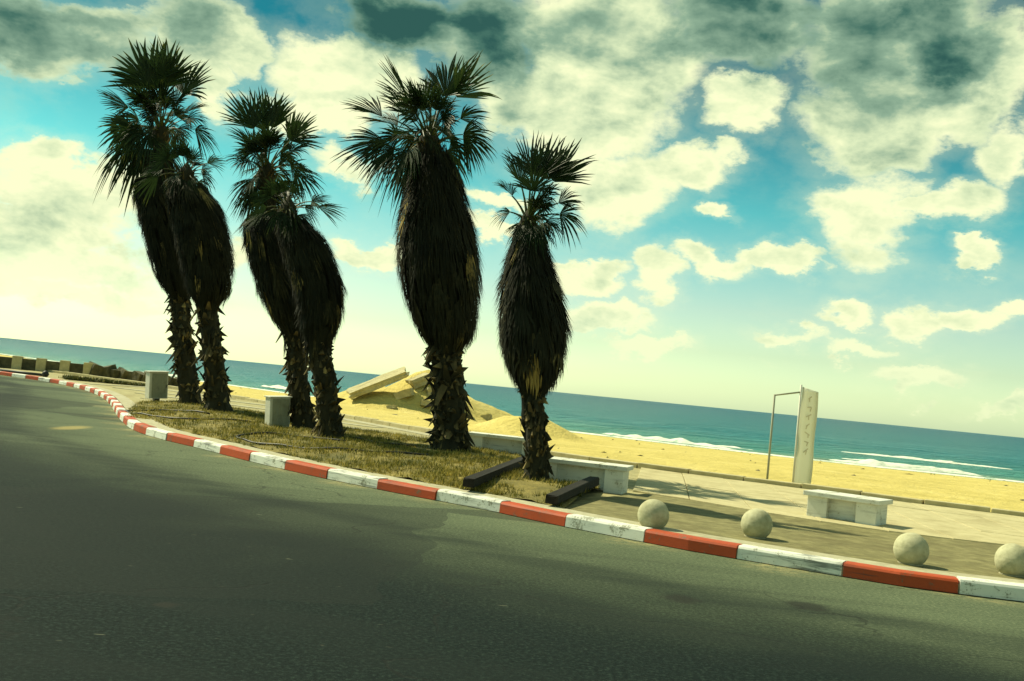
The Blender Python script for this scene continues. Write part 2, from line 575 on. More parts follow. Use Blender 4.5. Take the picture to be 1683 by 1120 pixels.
def leafy(stops, trans=0.3, rough=0.55):
    def fn(N, bs, out):
        tone = N.n('ShaderNodeAttribute', attribute_name='tone').outputs['Fac']
        P = pos(N)
        a = N.noise(P, 9.0, 4, 0.6)
        q = N.math('ADD', tone, N.math('MULTIPLY', N.math('SUBTRACT', a.outputs['Fac'], 0.5), 0.5), clamp=True)
        col = N.ramp(q, stops)
        N.put(bs.inputs['Base Color'], col)
        bs.inputs['Roughness'].default_value = rough
        bs.inputs['Specular IOR Level'].default_value = 0.3
        if trans:
            tr = N.n('ShaderNodeBsdfTranslucent')
            N.put(tr.inputs[0], col)
            mx = N.n('ShaderNodeMixShader')
            mx.inputs[0].default_value = trans
            N.put(mx.inputs[1], bs.outputs[0])
            N.put(mx.inputs[2], tr.outputs[0])
            N.put(out.inputs[0], mx.outputs[0])
    return fn


def metal(c, rough=0.5, met=0.0):
    def fn(N, bs, out):
        P = pos(N)
        a = N.noise(P, 6.0, 5, 0.65)
        col = N.mix(N.smooth(a.outputs['Fac'], 0.45, 0.75, 0.0, 0.5), c, tuple(x * 0.45 for x in c))
        N.put(bs.inputs['Base Color'], col)
        bs.inputs['Roughness'].default_value = rough
        bs.inputs['Metallic'].default_value = met
        bump(N, bs, a.outputs['Fac'], 0.15, 0.01)
    return fn


M = {
    'asphalt': make_mat('asphalt', m_asphalt),
    'footpath': make_mat('footpath', stone_like((0.13, 0.118, 0.05), (0.215, 0.195, 0.085), (0.32, 0.29, 0.135), 5, (0.12, 0.10, 0.042), 0.5)),
    'plaza': make_mat('plaza', stone_like((0.28, 0.25, 0.12), (0.38, 0.34, 0.17), (0.48, 0.43, 0.23), 3, (0.24, 0.19, 0.08), 0.55)),
    'slab': make_mat('slab', stone_like((0.42, 0.37, 0.2), (0.52, 0.46, 0.26), (0.6, 0.54, 0.32), 4, (0.3, 0.25, 0.12), 0.5)),
    'concrete': make_mat('concrete', stone_like((0.36, 0.34, 0.23), (0.46, 0.43, 0.29), (0.55, 0.52, 0.36), 8, (0.24, 0.2, 0.1), 0.55)),
    'ball': make_mat('ball', stone_like((0.40, 0.39, 0.24), (0.52, 0.50, 0.32), (0.60, 0.58, 0.39), 14, (0.27, 0.25, 0.13), 0.6, bstr=0.7)),
    'rubble': make_mat('rubble', stone_like((0.34, 0.3, 0.16), (0.46, 0.41, 0.23), (0.56, 0.5, 0.3), 4, (0.2, 0.16, 0.07), 0.5)),
    'bench_white': make_mat('bench_white', painted((0.78, 0.79, 0.70), (0.42, 0.4, 0.3), 0.61, (0.42, 0.41, 0.29), 0.35)),
    'kerb_white': make_mat('kerb_white', painted((0.84, 0.85, 0.76), (0.34, 0.34, 0.26), 0.585, (0.42, 0.42, 0.32), 0.75)),
    'kerb_red': make_mat('kerb_red', painted((0.50, 0.075, 0.018), (0.24, 0.12, 0.07), 0.60, (0.26, 0.05, 0.02), 0.6)),
    'cream_paint': make_mat('cream_paint', painted((0.7, 0.7, 0.6), (0.4, 0.36, 0.24), 0.68, (0.5, 0.47, 0.33))),
    'grey_paint': make_mat('grey_paint', metal((0.30, 0.31, 0.22), 0.6)),
    'dark_metal': make_mat('dark_metal', metal((0.035, 0.04, 0.035), 0.5)),
    'thin_metal': make_mat('thin_metal', metal((0.33, 0.34, 0.24), 0.55)),
    'black': make_mat('black', metal((0.012, 0.013, 0.012), 0.55)),
    'sand': make_mat('sand', m_sand),
    'sea': make_mat('sea', m_sea),
    'foam': make_mat('foam', m_foam),
    'bed': make_mat('bed', m_bed),
    'grass': make_mat('grass', leafy([(0.1, (0.05, 0.07, 0.011)), (0.45, (0.17, 0.155, 0.026)), (0.8, (0.42, 0.34, 0.075))], 0.3, 0.8)),
    'scrub': make_mat('scrub', leafy([(0.1, (0.03, 0.045, 0.012)), (0.5, (0.09, 0.10, 0.028)), (0.9, (0.3, 0.25, 0.08))], 0.2, 0.8)),
    'frond': make_mat('frond', leafy([(0.0, (0.010, 0.024, 0.008)), (0.55, (0.026, 0.052, 0.014)), (0.8, (0.10, 0.12, 0.022)), (1.0, (0.38, 0.30, 0.08))], 0.28, 0.5)),
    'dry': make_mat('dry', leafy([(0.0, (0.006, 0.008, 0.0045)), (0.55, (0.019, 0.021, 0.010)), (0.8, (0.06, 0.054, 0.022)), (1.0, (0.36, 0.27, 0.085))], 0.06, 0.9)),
    'trunk': make_mat('trunk', leafy([(0.0, (0.010, 0.011, 0.006)), (0.5, (0.035, 0.033, 0.016)), (0.85, (0.16, 0.12, 0.05)), (1.0, (0.34, 0.25, 0.09))], 0.0, 0.9)),
    'wood': make_mat('wood', stone_like((0.008, 0.008, 0.006), (0.018, 0.016, 0.012), (0.035, 0.03, 0.02), 12, (0.01, 0.01, 0.008), 0.3)),
    'rock': make_mat('rock', stone_like((0.05, 0.05, 0.03), (0.11, 0.10, 0.055), (0.2, 0.17, 0.09), 3, (0.03, 0.035, 0.02), 0.5)),
    'cloth': make_mat('cloth', leafy([(0.0, (0.84, 0.85, 0.74)), (1.0, (0.88, 0.88, 0.80))], 0.5, 0.8)),
    'print': make_mat('print', metal((0.66, 0.61, 0.44), 0.7)),
}

# ------------------------------------------------------------------ the lie of the land
KERB_PATH = [(-44.05, 63.44), (-31.46, 55.07), (-25.37, 50.33), (-21.62, 47.08), (-18.33, 44.23), (-15.33, 40.0), (-12.66, 34.77), (-10.59, 29.81), (-8.93, 25.64), (-7.46, 22.32), (-6.36, 20.63), (-5.34, 19.45), (-4.4, 18.28), (-3.45, 17.17), (-2.21, 15.91), (-0.89, 14.81), (-0.05, 14.12), (0.7, 13.37), (1.39, 12.8), (2.02, 12.28), (2.62, 11.9), (3.47, 11.41), (4.27, 11.0), (5.3, 10.82), (6.22, 10.68), (7.48, 10.37)]
PAVE_EDGE = [(-43.62, 69.47), (-35.28, 64.85), (-26.86, 58.37), (-17.83, 51.21), (-10.13, 42.94), (-4.24, 34.36), (-0.31, 28.37), (1.17, 25.86), (3.77, 23.96), (6.67, 22.49), (8.18, 21.5), (10.01, 20.74), (11.53, 20.03), (13.94, 19.5)]
SHORE = [(-160.69, 255.18), (-84.2, 182.31), (-49.61, 141.82), (-27.59, 116.06), (-12.11, 96.37), (2.03, 79.83), (11.39, 74.05), (22.18, 69.05), (32.19, 67.24), (39.29, 65.52)]
BED_BACK = [(-8.19, 24.05), (-9.66, 28.65), (-10.64, 32.85), (-9.6, 34.99), (-7.36, 32.89), (-4.93, 29.41), (-2.59, 27.32), (-0.9, 26.92), (0.43, 24.72), (1.38, 19.99), (1.65, 17.26)]
PALM_SHAPES = {
    'pair one back': {'base': (-9.08, 32.01), 'trunk': [(0.0, 0.0), (-0.3, 1.16), (-0.53, 2.2), (-0.71, 3.25)], 'skirt': [(-0.69, 3.11, 0.23), (-0.81, 3.51, 0.46), (-1.0, 4.12, 0.59), (-1.28, 4.98, 0.67), (-1.58, 5.85, 0.67), (-1.75, 6.28, 0.6), (-1.7, 6.74, 0.35)], 'hub': (-1.79, 7.91), 'fronds': [(-1.0, 2.85, -0.1, 1, 0.0), (-0.48, 2.98, 0.1, 1, 0.0), (0.14, 2.91, -0.1, 0.9, 0.0), (1.11, 2.45, 0.0, 0.8, 0.02), (-2.01, 1.26, -0.1, 0.35, 0.06), (-1.44, 1.73, 0.3, 0.5, 0.05), (-1.68, -0.12, -0.4, 0.9, 0.3), (-1.63, -1.2, -0.3, 0.8, 0.5), (-0.99, -1.58, -0.5, 1, 0.5), (-0.36, -1.59, -0.6, 1, 0.4), (1.23, 1.33, 0.3, 0.6, 0.1), (1.53, 0.64, -0.3, 0.7, 0.3), (1.13, 0.05, -0.5, 0.8, 0.3), (-0.81, -0.29, -0.6, 1, 0.3), (0.82, 1.65, -0.4, 0.8, 0.1), (-1.51, 0.54, 0.2, 0.8, 0.2), (0.0, 1.73, -0.6, 1, 0.1), (-0.51, 1.48, -0.6, 1, 0.1), (1.78, 0.13, 0.3, 0.8, 0.4)], 'rad': 2.13},
    'pair one front': {'base': (-7.51, 29.09), 'trunk': [(0.0, 0.0), (-0.23, 1.12), (-0.43, 1.99), (-0.62, 2.94)], 'skirt': [(-0.61, 2.83, 0.23), (-0.65, 3.27, 0.52), (-0.71, 3.75, 0.61), (-0.85, 4.3, 0.68), (-1.09, 5.09, 0.68), (-1.33, 5.64, 0.6), (-1.51, 5.99, 0.42)], 'hub': (-1.57, 6.22), 'fronds': [(-0.9, 0.64, -0.4, 1, 0.2), (-0.57, 0.96, -0.3, 1, 0.1), (-0.18, 1.06, -0.3, 1, 0.1), (0.33, 0.96, -0.2, 1, 0.1), (0.82, 0.36, -0.1, 0.7, 0.2), (1.02, 0.72, 0.0, 0.6, 0.15), (0.98, 0.0, -0.2, 0.8, 0.4), (-1.37, -0.4, -0.3, 0.4, 0.25), (-1.11, 0.12, -0.3, 0.8, 0.2), (-0.14, -0.38, -0.7, 1, 0.5), (0.5, -0.3, -0.6, 1, 0.5)], 'rad': 1.13},
    'pair two back': {'base': (-4.45, 24.9), 'trunk': [(0.0, 0.0), (-0.22, 0.86), (-0.35, 1.54), (-0.5, 2.35)], 'skirt': [(-0.49, 2.17, 0.17), (-0.63, 2.48, 0.33), (-0.84, 3.01, 0.46), (-1.08, 3.68, 0.51), (-1.28, 4.21, 0.5), (-1.43, 4.54, 0.41), (-1.45, 4.89, 0.25)], 'hub': (-1.51, 5.8), 'fronds': [(-0.77, 1.98, -0.1, 1, 0), (-0.34, 2.12, 0.1, 1, 0), (0.15, 2.04, -0.1, 0.9, 0), (0.94, 1.57, 0, 0.8, 0.03), (-0.9, 1.23, 0.3, 0.6, 0.1), (-0.68, 0.27, -0.4, 0.9, 0.4), (-0.6, -0.71, -0.3, 0.9, 0.5), (-0.27, -1.02, -0.5, 1, 0.5), (0.93, 1.01, 0.3, 0.7, 0.2), (1.17, 0.22, -0.3, 0.8, 0.4), (0.72, 0.44, -0.5, 0.9, 0.3), (-0.44, 0.72, -0.5, 1, 0.2), (0.2, 1.23, -0.4, 0.9, 0.1), (-0.01, 0.92, -0.6, 1, 0.1), (0.64, 1.63, 0.4, 0.6, 0.1), (1.34, -0.04, 0.3, 0.8, 0.45)], 'rad': 1.52},
    'pair two front': {'base': (-3.48, 22.69), 'trunk': [(0.0, 0.0), (-0.2, 0.86), (-0.36, 1.47), (-0.51, 2.15)], 'skirt': [(-0.5, 2.0, 0.2), (-0.51, 2.34, 0.35), (-0.53, 2.72, 0.41), (-0.69, 3.33, 0.48), (-0.94, 3.88, 0.49), (-1.14, 4.27, 0.44), (-1.32, 4.51, 0.3)], 'hub': (-1.42, 4.67), 'fronds': [(-0.73, 0.4, -0.4, 1, 0.2), (-0.5, 0.62, -0.3, 1, 0.1), (-0.2, 0.72, -0.3, 1, 0.1), (0.17, 0.67, -0.2, 1, 0.1), (1.29, 0.29, 0, 0.45, 0.06), (0.93, 0.38, -0.2, 0.7, 0.12), (0.79, 0.01, -0.3, 0.8, 0.35), (-1.04, -0.43, -0.2, 0.4, 0.2), (-0.8, -0.06, -0.3, 0.8, 0.2), (-0.18, -0.36, -0.7, 1, 0.5), (0.33, -0.39, -0.6, 1, 0.5)], 'rad': 0.94},
    'single': {'base': (-1.02, 22.26), 'trunk': [(0.0, 0.0), (-0.06, 0.68), (-0.16, 1.41), (-0.3, 2.21)], 'skirt': [(-0.29, 2.1, 0.25), (-0.34, 2.45, 0.52), (-0.48, 3.12, 0.72), (-0.62, 3.85, 0.81), (-0.74, 4.59, 0.74), (-0.83, 5.27, 0.57), (-0.88, 5.77, 0.44), (-0.95, 6.1, 0.33)], 'hub': (-1.07, 6.24), 'fronds': [(-1.04, 1.85, -0.1, 0.45, 0.0), (-0.47, 1.53, 0.2, 0.35, 0.0), (-0.06, 1.81, 0.1, 0.5, 0.0), (0.52, 2.14, -0.1, 0.75, 0.0), (0.95, 2.07, -0.2, 0.6, 0.02), (-1.04, 1.08, -0.4, 0.6, 0.08), (-1.89, 0.85, -0.2, 0.5, 0.05), (-1.49, 0.71, 0.4, 0.5, 0.1), (-1.87, -0.26, -0.3, 0.9, 0.12), (-1.5, -0.68, -0.4, 0.9, 0.25), (-0.71, -0.71, -0.5, 0.9, 0.5), (-1.15, -0.01, -0.5, 0.8, 0.15), (1.17, 0.98, -0.2, 0.8, 0.2), (1.38, 0.01, -0.4, 1, 0.45), (0.99, -0.12, -0.5, 0.9, 0.5), (0.63, 0.78, -0.6, 0.8, 0.15), (-0.5, 0.77, -0.6, 0.7, 0.1), (1.42, 0.44, 0.4, 0.7, 0.3), (0.0, 0.77, 0.6, 0.8, 0.1), (0.34, 0.62, -0.7, 0.6, 0.2)], 'rad': 1.85},
    'lone': {'base': (0.6, 17.11), 'trunk': [(0.0, 0.0), (-0.06, 0.56), (-0.13, 1.03), (-0.2, 1.49)], 'skirt': [(-0.19, 1.38, 0.13), (-0.21, 1.68, 0.3), (-0.25, 2.01, 0.44), (-0.3, 2.44, 0.49), (-0.38, 2.96, 0.44), (-0.45, 3.48, 0.31), (-0.5, 3.81, 0.23), (-0.52, 3.95, 0.17)], 'hub': (-0.53, 4.09), 'fronds': [(-0.06, 1.48, -0.1, 0.8, 0), (0.22, 1.55, 0.1, 0.8, 0), (0.72, 1.42, -0.1, 0.9, 0.02), (0.47, 1.45, 0.2, 0.7, 0), (0.85, 0.54, -0.2, 0.8, 0.15), (0.94, 0.09, -0.3, 1, 0.4), (0.61, -0.11, -0.4, 0.9, 0.5), (0.36, -0.39, -0.4, 1, 0.5), (-0.37, 1.27, 0.2, 0.6, 0.02), (-0.6, 0.75, 0.2, 0.5, 0.15), (-0.6, 0.12, -0.1, 0.7, 0.35), (-0.18, -0.31, -0.4, 0.9, 0.5), (0.05, 0.93, -0.5, 1, 0.1), (0.42, 0.68, -0.4, 0.8, 0.2), (0.11, -0.32, -0.5, 1, 0.5)], 'rad': 0.76},
}

_sx = [-6000, -1500, -500] + [p[0] for p in SHORE] + [90, 300, 6000]
_sy = [5200, 1350, 560] + [p[1] for p in SHORE] + [58, 45, -300]
_ex = [-200, -80] + [p[0] for p in PAVE_EDGE] + [60, 6000]
_ey = [190, 95] + [p[1] for p in PAVE_EDGE] + [16, -400]


def shore_y(x):
    return float(np.interp(x, _sx, _sy))


def edge_y(x):
    return float(np.interp(x, _ex, _ey))


def sstep(t):
    t = min(max(t, 0.0), 1.0)
    return t * t * (3 - 2 * t)


MOUNDS = [(-5.2, 62.0, 5.2, 4.4, 1.95), (-1.6, 64.5, 4.2, 3.2, 0.95), (1.0, 42.5, 2.6, 2.4, 0.8), (-9.5, 63, 3.0, 3, 0.4)]


def land_z(x, y):
    e, s = edge_y(x), shore_y(x)
    t = (y - e) / max(s - e, 1.0)
    if t <= 0:
        return -0.06
    z = -0.06 + 0.10 * sstep(t * 12) - 1.2 * (0.35 * min(t, 1.0) + 0.65 * min(t, 1) ** 2)
    if t > 1:
        z -= min((t - 1) * 6.0, 9.0) + 0.04
    elif t > 0.02:
        z += 0.07 * (mnoise.noise(Vector((x * 0.25, y * 0.25, 0))) + 0.5 * mnoise.noise(Vector((x * 0.9, y * 0.9, 3)))) * (1 - t)
    for (mx, my, ra, rb, h) in MOUNDS:
        q = math.hypot((x - mx) / ra, (y - my) / rb)
        if q < 1:
            z += h * (1 - q * q) ** 2 * (1 + 0.5 * mnoise.noise(Vector((x * 0.7, y * 0.7, 7))) + 0.25 * mnoise.noise(Vector((x * 2.1, y * 2.1, 2))))
    return z


def axis(near, lo, hi, step, grow=1.28):
    out = list(np.arange(near[0], near[1] + 1e-6, step))
    s = step
    v = out[-1]
    while v < hi:
        s *= grow
        v += s
        out.append(min(v, hi))
    s = step
    v = out[0]
    while v > lo:
        s *= grow
        v -= s
        out.insert(0, max(v, lo))
    return out


def build_land():
    xs = axis((-36, 36), -6000, 6000, 0.75)
    ys = axis((14, 84), -3000, 6000, 0.75)
    v = [(x, y, land_z(x, y)) for y in ys for x in xs]
    nx = len(xs)
    f = [(j * nx + i, j * nx + i + 1, (j + 1) * nx + i + 1, (j + 1) * nx + i)
         for j in range(len(ys) - 1) for i in range(nx - 1)]
    o = link_mesh('sand_beach', v, f, M['sand'], smooth=True)
    tag(o, kind='structure')


build_land()

SEA = -1.16


def build_sea():
    # rows follow the shoreline; columns run out to the horizon
    us = axis((-70, 60), -30000, 30000, 1.3, 1.3)
    ds = [-14.0 + 0.8 * i for i in range(70)]
    s = 0.8
    while ds[-1] < 45000:
        s *= 1.16
        ds.append(ds[-1] + s)
    v, deep = [], []
    for d in ds:
        for u in us:
            x = u
            y = shore_y(max(min(u, 6000), -6000)) + d
            amp = 0.16 * sstep(d / 12.0) * (1 - sstep((d - 90) / 200))
            ph = d * 0.42 + 1.8 * mnoise.noise(Vector((u * 0.035, d * 0.02, 1)))
            z = SEA + amp * (math.sin(ph) + 0.5 * mnoise.noise(Vector((u * 0.2, d * 0.35, 4))))
            v.append((x, y, z))
            deep.append(min(1.0, max(0.0, math.log10(1 + max(d, 0) * 0.12) / 2.2)))
    n = len(us)
    f = [(j * n + i, j * n + i + 1, (j + 1) * n + i + 1, (j + 1) * n + i)
         for j in range(len(ds) - 1) for i in range(n - 1)]
    o = link_mesh('sea', v, f, M['sea'], smooth=True)
    at = o.data.attributes.new('deep', 'FLOAT', 'POINT')
    at.data.foreach_set('value', deep)
    tag(o, kind='structure')
    # a breaking wave: a lumpy ridge of white water with ragged ends
    def breaker(x0, x1, d, h, wid, seed):
        mb = MB()
        nu, nv = int((x1 - x0) / 0.18) + 2, 9
        base = len(mb.v)
        for i in range(nu):
            t = i / (nu - 1)
            x = x0 + (x1 - x0) * t
            env = (math.sin(math.pi * t) ** 0.55) * (0.45 + 0.75 * abs(mnoise.noise(Vector((x * 0.35, seed, 0)))) + 0.25 * mnoise.noise(Vector((x * 1.3, seed, 5))))
            env = max(env, 0.03)
            yc = shore_y(x) + d + 0.9 * mnoise.noise(Vector((x * 0.22, seed, 2)))
            for k in range(nv):
                a = k / (nv - 1)
                yy = yc + (a - 0.4) * wid * (0.5 + env)
                zz = SEA - 0.06 + h * env * math.sin(math.pi * a) ** 0.8
                jx = 0.10 * mnoise.noise(Vector((x * 3, a * 5, seed)))
                zz += 0.07 * env * mnoise.noise(Vector((x * 2.5, a * 6, seed + 3)))
                mb.v.append((x + jx, yy, zz))
        for i in range(nu - 1):
            for k in range(nv - 1):
                b = base + i * nv + k
                mb.f.append((b, b + nv, b + nv + 1, b + 1))
        w = mb.build('breaking_wave', M['foam'], o, smooth=True)
        tag(w, kind='stuff')
    breaker(7.0, 16.5, 4.2, 0.62, 1.6, 1)
    breaker(21.5, 32.0, 3.6, 0.72, 1.7, 2)
    breaker(14.5, 18.5, 5.5, 0.30, 1.0, 3)
    breaker(36.0, 42.0, 5.0, 0.6, 1.6, 4)
    breaker(-9.5, -6.0, 9.0, 0.5, 1.5, 5)
    breaker(-30.0, -24.0, 16.0, 0.5, 1.5, 6)
    breaker(-3.0, 2.0, 12.0, 0.3, 1.2, 7)
    breaker(17.0, 24.0, 22.0, 0.25, 1.0, 8)
    breaker(-50.0, -38.0, 7.0, 0.5, 1.6, 9)
    breaker(25.0, 33.0, 12.0, 0.22, 0.9, 11)
    breaker(4.0, 10.0, 18.0, 0.2, 0.9, 12)
    breaker(30.0, 44.0, 30.0, 0.25, 1.1, 13)
    # the wash along the sand
    mb = MB()
    xs = list(np.arange(-140, 60, 0.35))
    for i, x in enumerate(xs):
        n1 = mnoise.noise(Vector((x * 0.16, 0, 0)))
        n2 = mnoise.noise(Vector((x * 0.7, 9, 0)))
        y0 = shore_y(x) - 1.3 + 1.3 * n1 + 0.35 * n2
        wd = max(0.05, 1.0 + 1.5 * mnoise.noise(Vector((x * 0.21, 4, 0))) + 0.5 * mnoise.noise(Vector((x * 1.1, 6, 0))))
        for k in range(4):
            a = k / 3
            y = y0 + a * wd
            mb.v.append((x, y, max(land_z(x, y), SEA) + (0.025 + 0.10 * math.sin(math.pi * a))))
        if i:
            b = (i - 1) * 4
            for k in range(3):
                mb.f.append((b + k, b + 4 + k, b + 5 + k, b + k + 1))
    w = mb.build('shore_foam', M['foam'], o, smooth=True)
    tag(w, kind='stuff')


build_sea()

# ------------------------------------------------------------------ road, kerb, pavement
kerb_path = [Vector((-90.0, 92.0))] + [Vector(p) for p in KERB_PATH] + [Vector((14.0, 9.2)), Vector((40.0, 6.0))]
kline = resample([(p.x, p.y) for p in kerb_path], 0.56)
# left of the running direction is the sea side
K = lambda d: offset_path(kline, d)


def path_dist(x, y):
    best = 1e9
    for p in kline[::3]:
        d = (p.x - x) ** 2 + (p.y - y) ** 2
        if d < best:
            best = d
    return math.sqrt(best)


def build_road():
    bm = bmesh.new()
    back = [(60, 6), (60, -30), (-110, -30), (-110, 92)]
    pts = [(p.x, p.y) for p in K(0.06)] + back
    vs = [bm.verts.new((p[0], p[1], 0.0)) for p in pts]
    f = bm.faces.new(vs)
    bm.normal_update()
    if f.normal.z < 0:
        f.normal_flip()
    bmesh.ops.triangulate(bm, faces=[f])
    # cut into a grid so the painted darkening can follow the kerb
    for ax, lo, hi, st in ((0, -40, 20, 1.0), (1, -10, 60, 1.0)):
        c = lo
        while c <= hi:
            no = (1, 0, 0) if ax == 0 else (0, 1, 0)
            co = (c, 0, 0) if ax == 0 else (0, c, 0)
            bmesh.ops.bisect_plane(bm, geom=bm.verts[:] + bm.edges[:] + bm.faces[:], plane_co=co, plane_no=no)
            c += st
    me = bpy.data.meshes.new('road')
    bm.to_mesh(me)
    bm.free()
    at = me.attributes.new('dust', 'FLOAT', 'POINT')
    vals = [max(0.0, 1.0 - path_dist(v.co.x, v.co.y) / 5.8) for v in me.vertices]  # painted vignette: full tone at the kerb, fading to dark across the road
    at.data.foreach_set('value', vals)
    at = me.attributes.new('off_kerb', 'FLOAT', 'POINT')
    at.data.foreach_set('value', [path_dist(v.co.x, v.co.y) for v in me.vertices])
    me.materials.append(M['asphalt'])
    o = bpy.data.objects.new('road', me)
    COL.objects.link(o)
    tag(o, kind='structure')


build_road()

# kerb: a low concrete footing carrying painted stones, red and white by turns
foot = MB()
a, b = K(0.02), K(0.24)
for i in range(len(kline)):
    foot.v += [(a[i].x, a[i].y, 0.006), (b[i].x, b[i].y, 0.006), (b[i].x, b[i].y, 0.10), (a[i].x, a[i].y, 0.10)]
    if i:
        p, q = (i - 1) * 4, i * 4
        foot.f += [(p + 3, q + 3, q + 2, p + 2), (p, q, q + 3, p + 3)]
kerb = foot.build('kerb', M['concrete'])
tag(kerb, kind='structure')


def build_kerb_stones():
    n = 0
    rr = random.Random(3)
    i = 0
    while i + 2 < len(kline):
        mid = kline[i + 1]
        ins = -48 < mid.x < 12
        if ins:
            secs = [kline[i], kline[i + 1], kline[i + 2]]
            mb = MB()
            h = 0.150 + rr.uniform(-0.010, 0.010)
            sh = rr.uniform(-0.012, 0.012)
            prof = [(0.0, 0.008), (0.006, h - 0.03), (0.02, h - 0.008), (0.045, h), (0.19, h + 0.002), (0.205, h - 0.012), (0.21, 0.05)]
            for k, c in enumerate(secs):
                t = (kline[min(i + k + 1, len(kline) - 1)] - kline[max(i + k - 1, 0)]).normalized()
                nn = Vector((-t.y, t.x))
                c = c + t * (0.008 if k == 0 else (-0.008 if k == 2 else 0))
                for (w, z) in prof:
                    p = c + nn * (w + sh)
                    mb.v.append((p.x, p.y, z))
            m = len(prof)
            for k in range(2):
                for j in range(m - 1):
                    q = k * m + j
                    mb.f.append((q, q + m, q + m + 1, q + 1))
            mb.f.append(tuple(range(m)))
            mb.f.append(tuple(2 * m + j for j in reversed(range(m))))
            st = mb.build('kerbstone', M['kerb_red'] if n % 2 else M['kerb_white'], kerb)
        n += 1
        i += 2


build_kerb_stones()

# concrete strip behind the kerb
strip = MB()
a, b = K(0.225), K(0.62)
for i in range(len(kline)):
    strip.v += [(a[i].x, a[i].y, 0.136), (b[i].x, b[i].y, 0.136), (b[i].x, b[i].y, 0.10)]
    if i:
        p, q = (i - 1) * 3, i * 3
        strip.f += [(p, q, q + 1, p + 1), (p + 1, q + 1, q + 2, p + 2)]
tag(strip.build('concrete_strip', M['concrete']), kind='structure')

# pavement out to the edging
edge_line = resample([(-80, 95)] + PAVE_EDGE + [(60, 16)], 0.6)
back_line = K(0.22)
pav = [(p.x, p.y) for p in back_line if -78 < p.x < 58] + [(p.x, p.y) for p in reversed(edge_line)]
pavement = sheet('pavement', pav, 0.10, M['plaza'])
tag(pavement, kind='structure')
# footpath of brown asphalt on the right
fp0 = [p for p in K(0.60) if 0.2 < p.x < 40]
fp1 = [p for p in K(4.4) if 2.2 < p.x < 40]
footpath = sheet('footpath', [(p.x, p.y) for p in fp0] + [(p.x, p.y) for p in reversed(fp1)], 0.122, M['footpath'])
tag(footpath, kind='structure')


# light slabs between the footpath and the edging
def build_slabs():
    inner = [p for p in K(4.45) if p.x > -2]
    def inner_y(x):
        return float(np.interp(x, [p.x for p in inner], [p.y for p in inner]))
    x = 2.2
    rr = random.Random(5)
    while x < 17:
        x2 = x + 0.82
        # joints lean with the pavement
        y_a, y_b = inner_y(x), edge_y(x) - 0.16
        rows = 4
        for r_ in range(rows):
            t0, t1 = r_ / rows, (r_ + 1) / rows
            cs = []
            for (xx, t) in ((x, t0), (x2, t0), (x2, t1), (x, t1)):
                lo, hi = inner_y(xx + 0.9 * t), edge_y(xx + 0.9 * t) - 0.16
                cs.append(Vector((xx + 0.9 * t, lo + (hi - lo) * t)))
            c = sum(cs, Vector((0, 0))) / 4
            g = 0.014
            cs = [p + (c - p).normalized() * g for p in cs]
            z = 0.128 + rr.uniform(-0.004, 0.004)
            tl = [rr.uniform(-0.003, 0.003) for _ in range(4)]
            vv = [(p.x, p.y, 0.09) for p in cs] + [(p.x, p.y, z - 0.006) for p in cs] \
                + [((p + (c - p).normalized() * 0.01).x, (p + (c - p).normalized() * 0.01).y, z + q) for p, q in zip(cs, tl)]
            ff = [(8, 9, 10, 11)]
            for k in range(4):
                k2 = (k + 1) % 4
                ff += [(k, k2, 4 + k2, 4 + k), (4 + k, 4 + k2, 8 + k2, 8 + k)]
            link_mesh('paving_slab', vv, ff, M['slab'], pavement)
        x = x2


build_slabs()


# pale paving bands that divide the square behind the palms
def band(p0, p1, w, z=0.118):
    p0, p1 = Vector(p0), Vector(p1)
    t = (p1 - p0)
    n = Vector((-t.y, t.x)).normalized() * w / 2
    L = t.length
    k = max(1, int(L / 1.6))
    for i in range(k):
        a0, a1 = p0 + t * ((i + 0.006) / k), p0 + t * ((i + 0.994) / k)
        vs = [a0 - n, a1 - n, a1 + n, a0 + n]
        vv = [(q.x, q.y, 0.09) for q in vs] + [(q.x, q.y, z) for q in vs]
        ff = [(4, 5, 6, 7)] + [(j, (j + 1) % 4, 4 + (j + 1) % 4, 4 + j) for j in range(4)]
        link_mesh('paving_band', vv, ff, M['concrete'], pavement)


band((-15.0, 42.5), (-8.0, 39.3), 0.5)
band((-15.0, 46.3), (-10.6, 42.6), 0.45)
band((-13.0, 39.2), (-5.2, 34.6), 0.5)
band((-11.6, 35.5), (-3.5, 31.2), 0.45, 0.114)
band((-6.6, 36.8), (-1.2, 28.6), 0.5, 0.122)
band((-4.2, 29.4), (0.6, 26.2), 0.45, 0.126)
band((-16.6, 43.6), (-15.0, 47.6), 0.4)

# edging along the sand: low stone blocks
edging = MB()
for i in range(len(edge_line) - 1):
    a, b = edge_line[i], edge_line[i + 1]
    edging.add([(a.x, a.y - 0.02, -0.10), (b.x, b.y - 0.02, -0.10), (b.x, b.y - 0.02, 0.12), (a.x, a.y - 0.02, 0.12),
                (a.x, a.y + 0.10, -0.10), (b.x, b.y + 0.10, -0.10), (b.x, b.y + 0.10, 0.12), (a.x, a.y + 0.10, 0.12)],
               [(0, 1, 2, 3), (3, 2, 6, 7), (5, 4, 7, 6)])
edge_obj = edging.build('edging', M['concrete'])
tag(edge_obj, kind='structure')
rr = random.Random(11)
for i in range(0, len(edge_line) - 2, 2):
    a, b = edge_line[i], edge_line[i + 2]
    if not (-40 < a.x < 20):
        continue
    t = (b - a).normalized()
    mb = MB()
    mb.box((0, 0, 0), ((b - a).length - 0.025, 0.24, 0.16), 0.015)
    c = (a + b) / 2
    mb.build('edging_block', M['slab'], edge_obj, (c.x, c.y + 0.04, 0.135 + rr.uniform(-0.012, 0.012)), math.atan2(t.y, t.x) + rr.uniform(-0.01, 0.01))

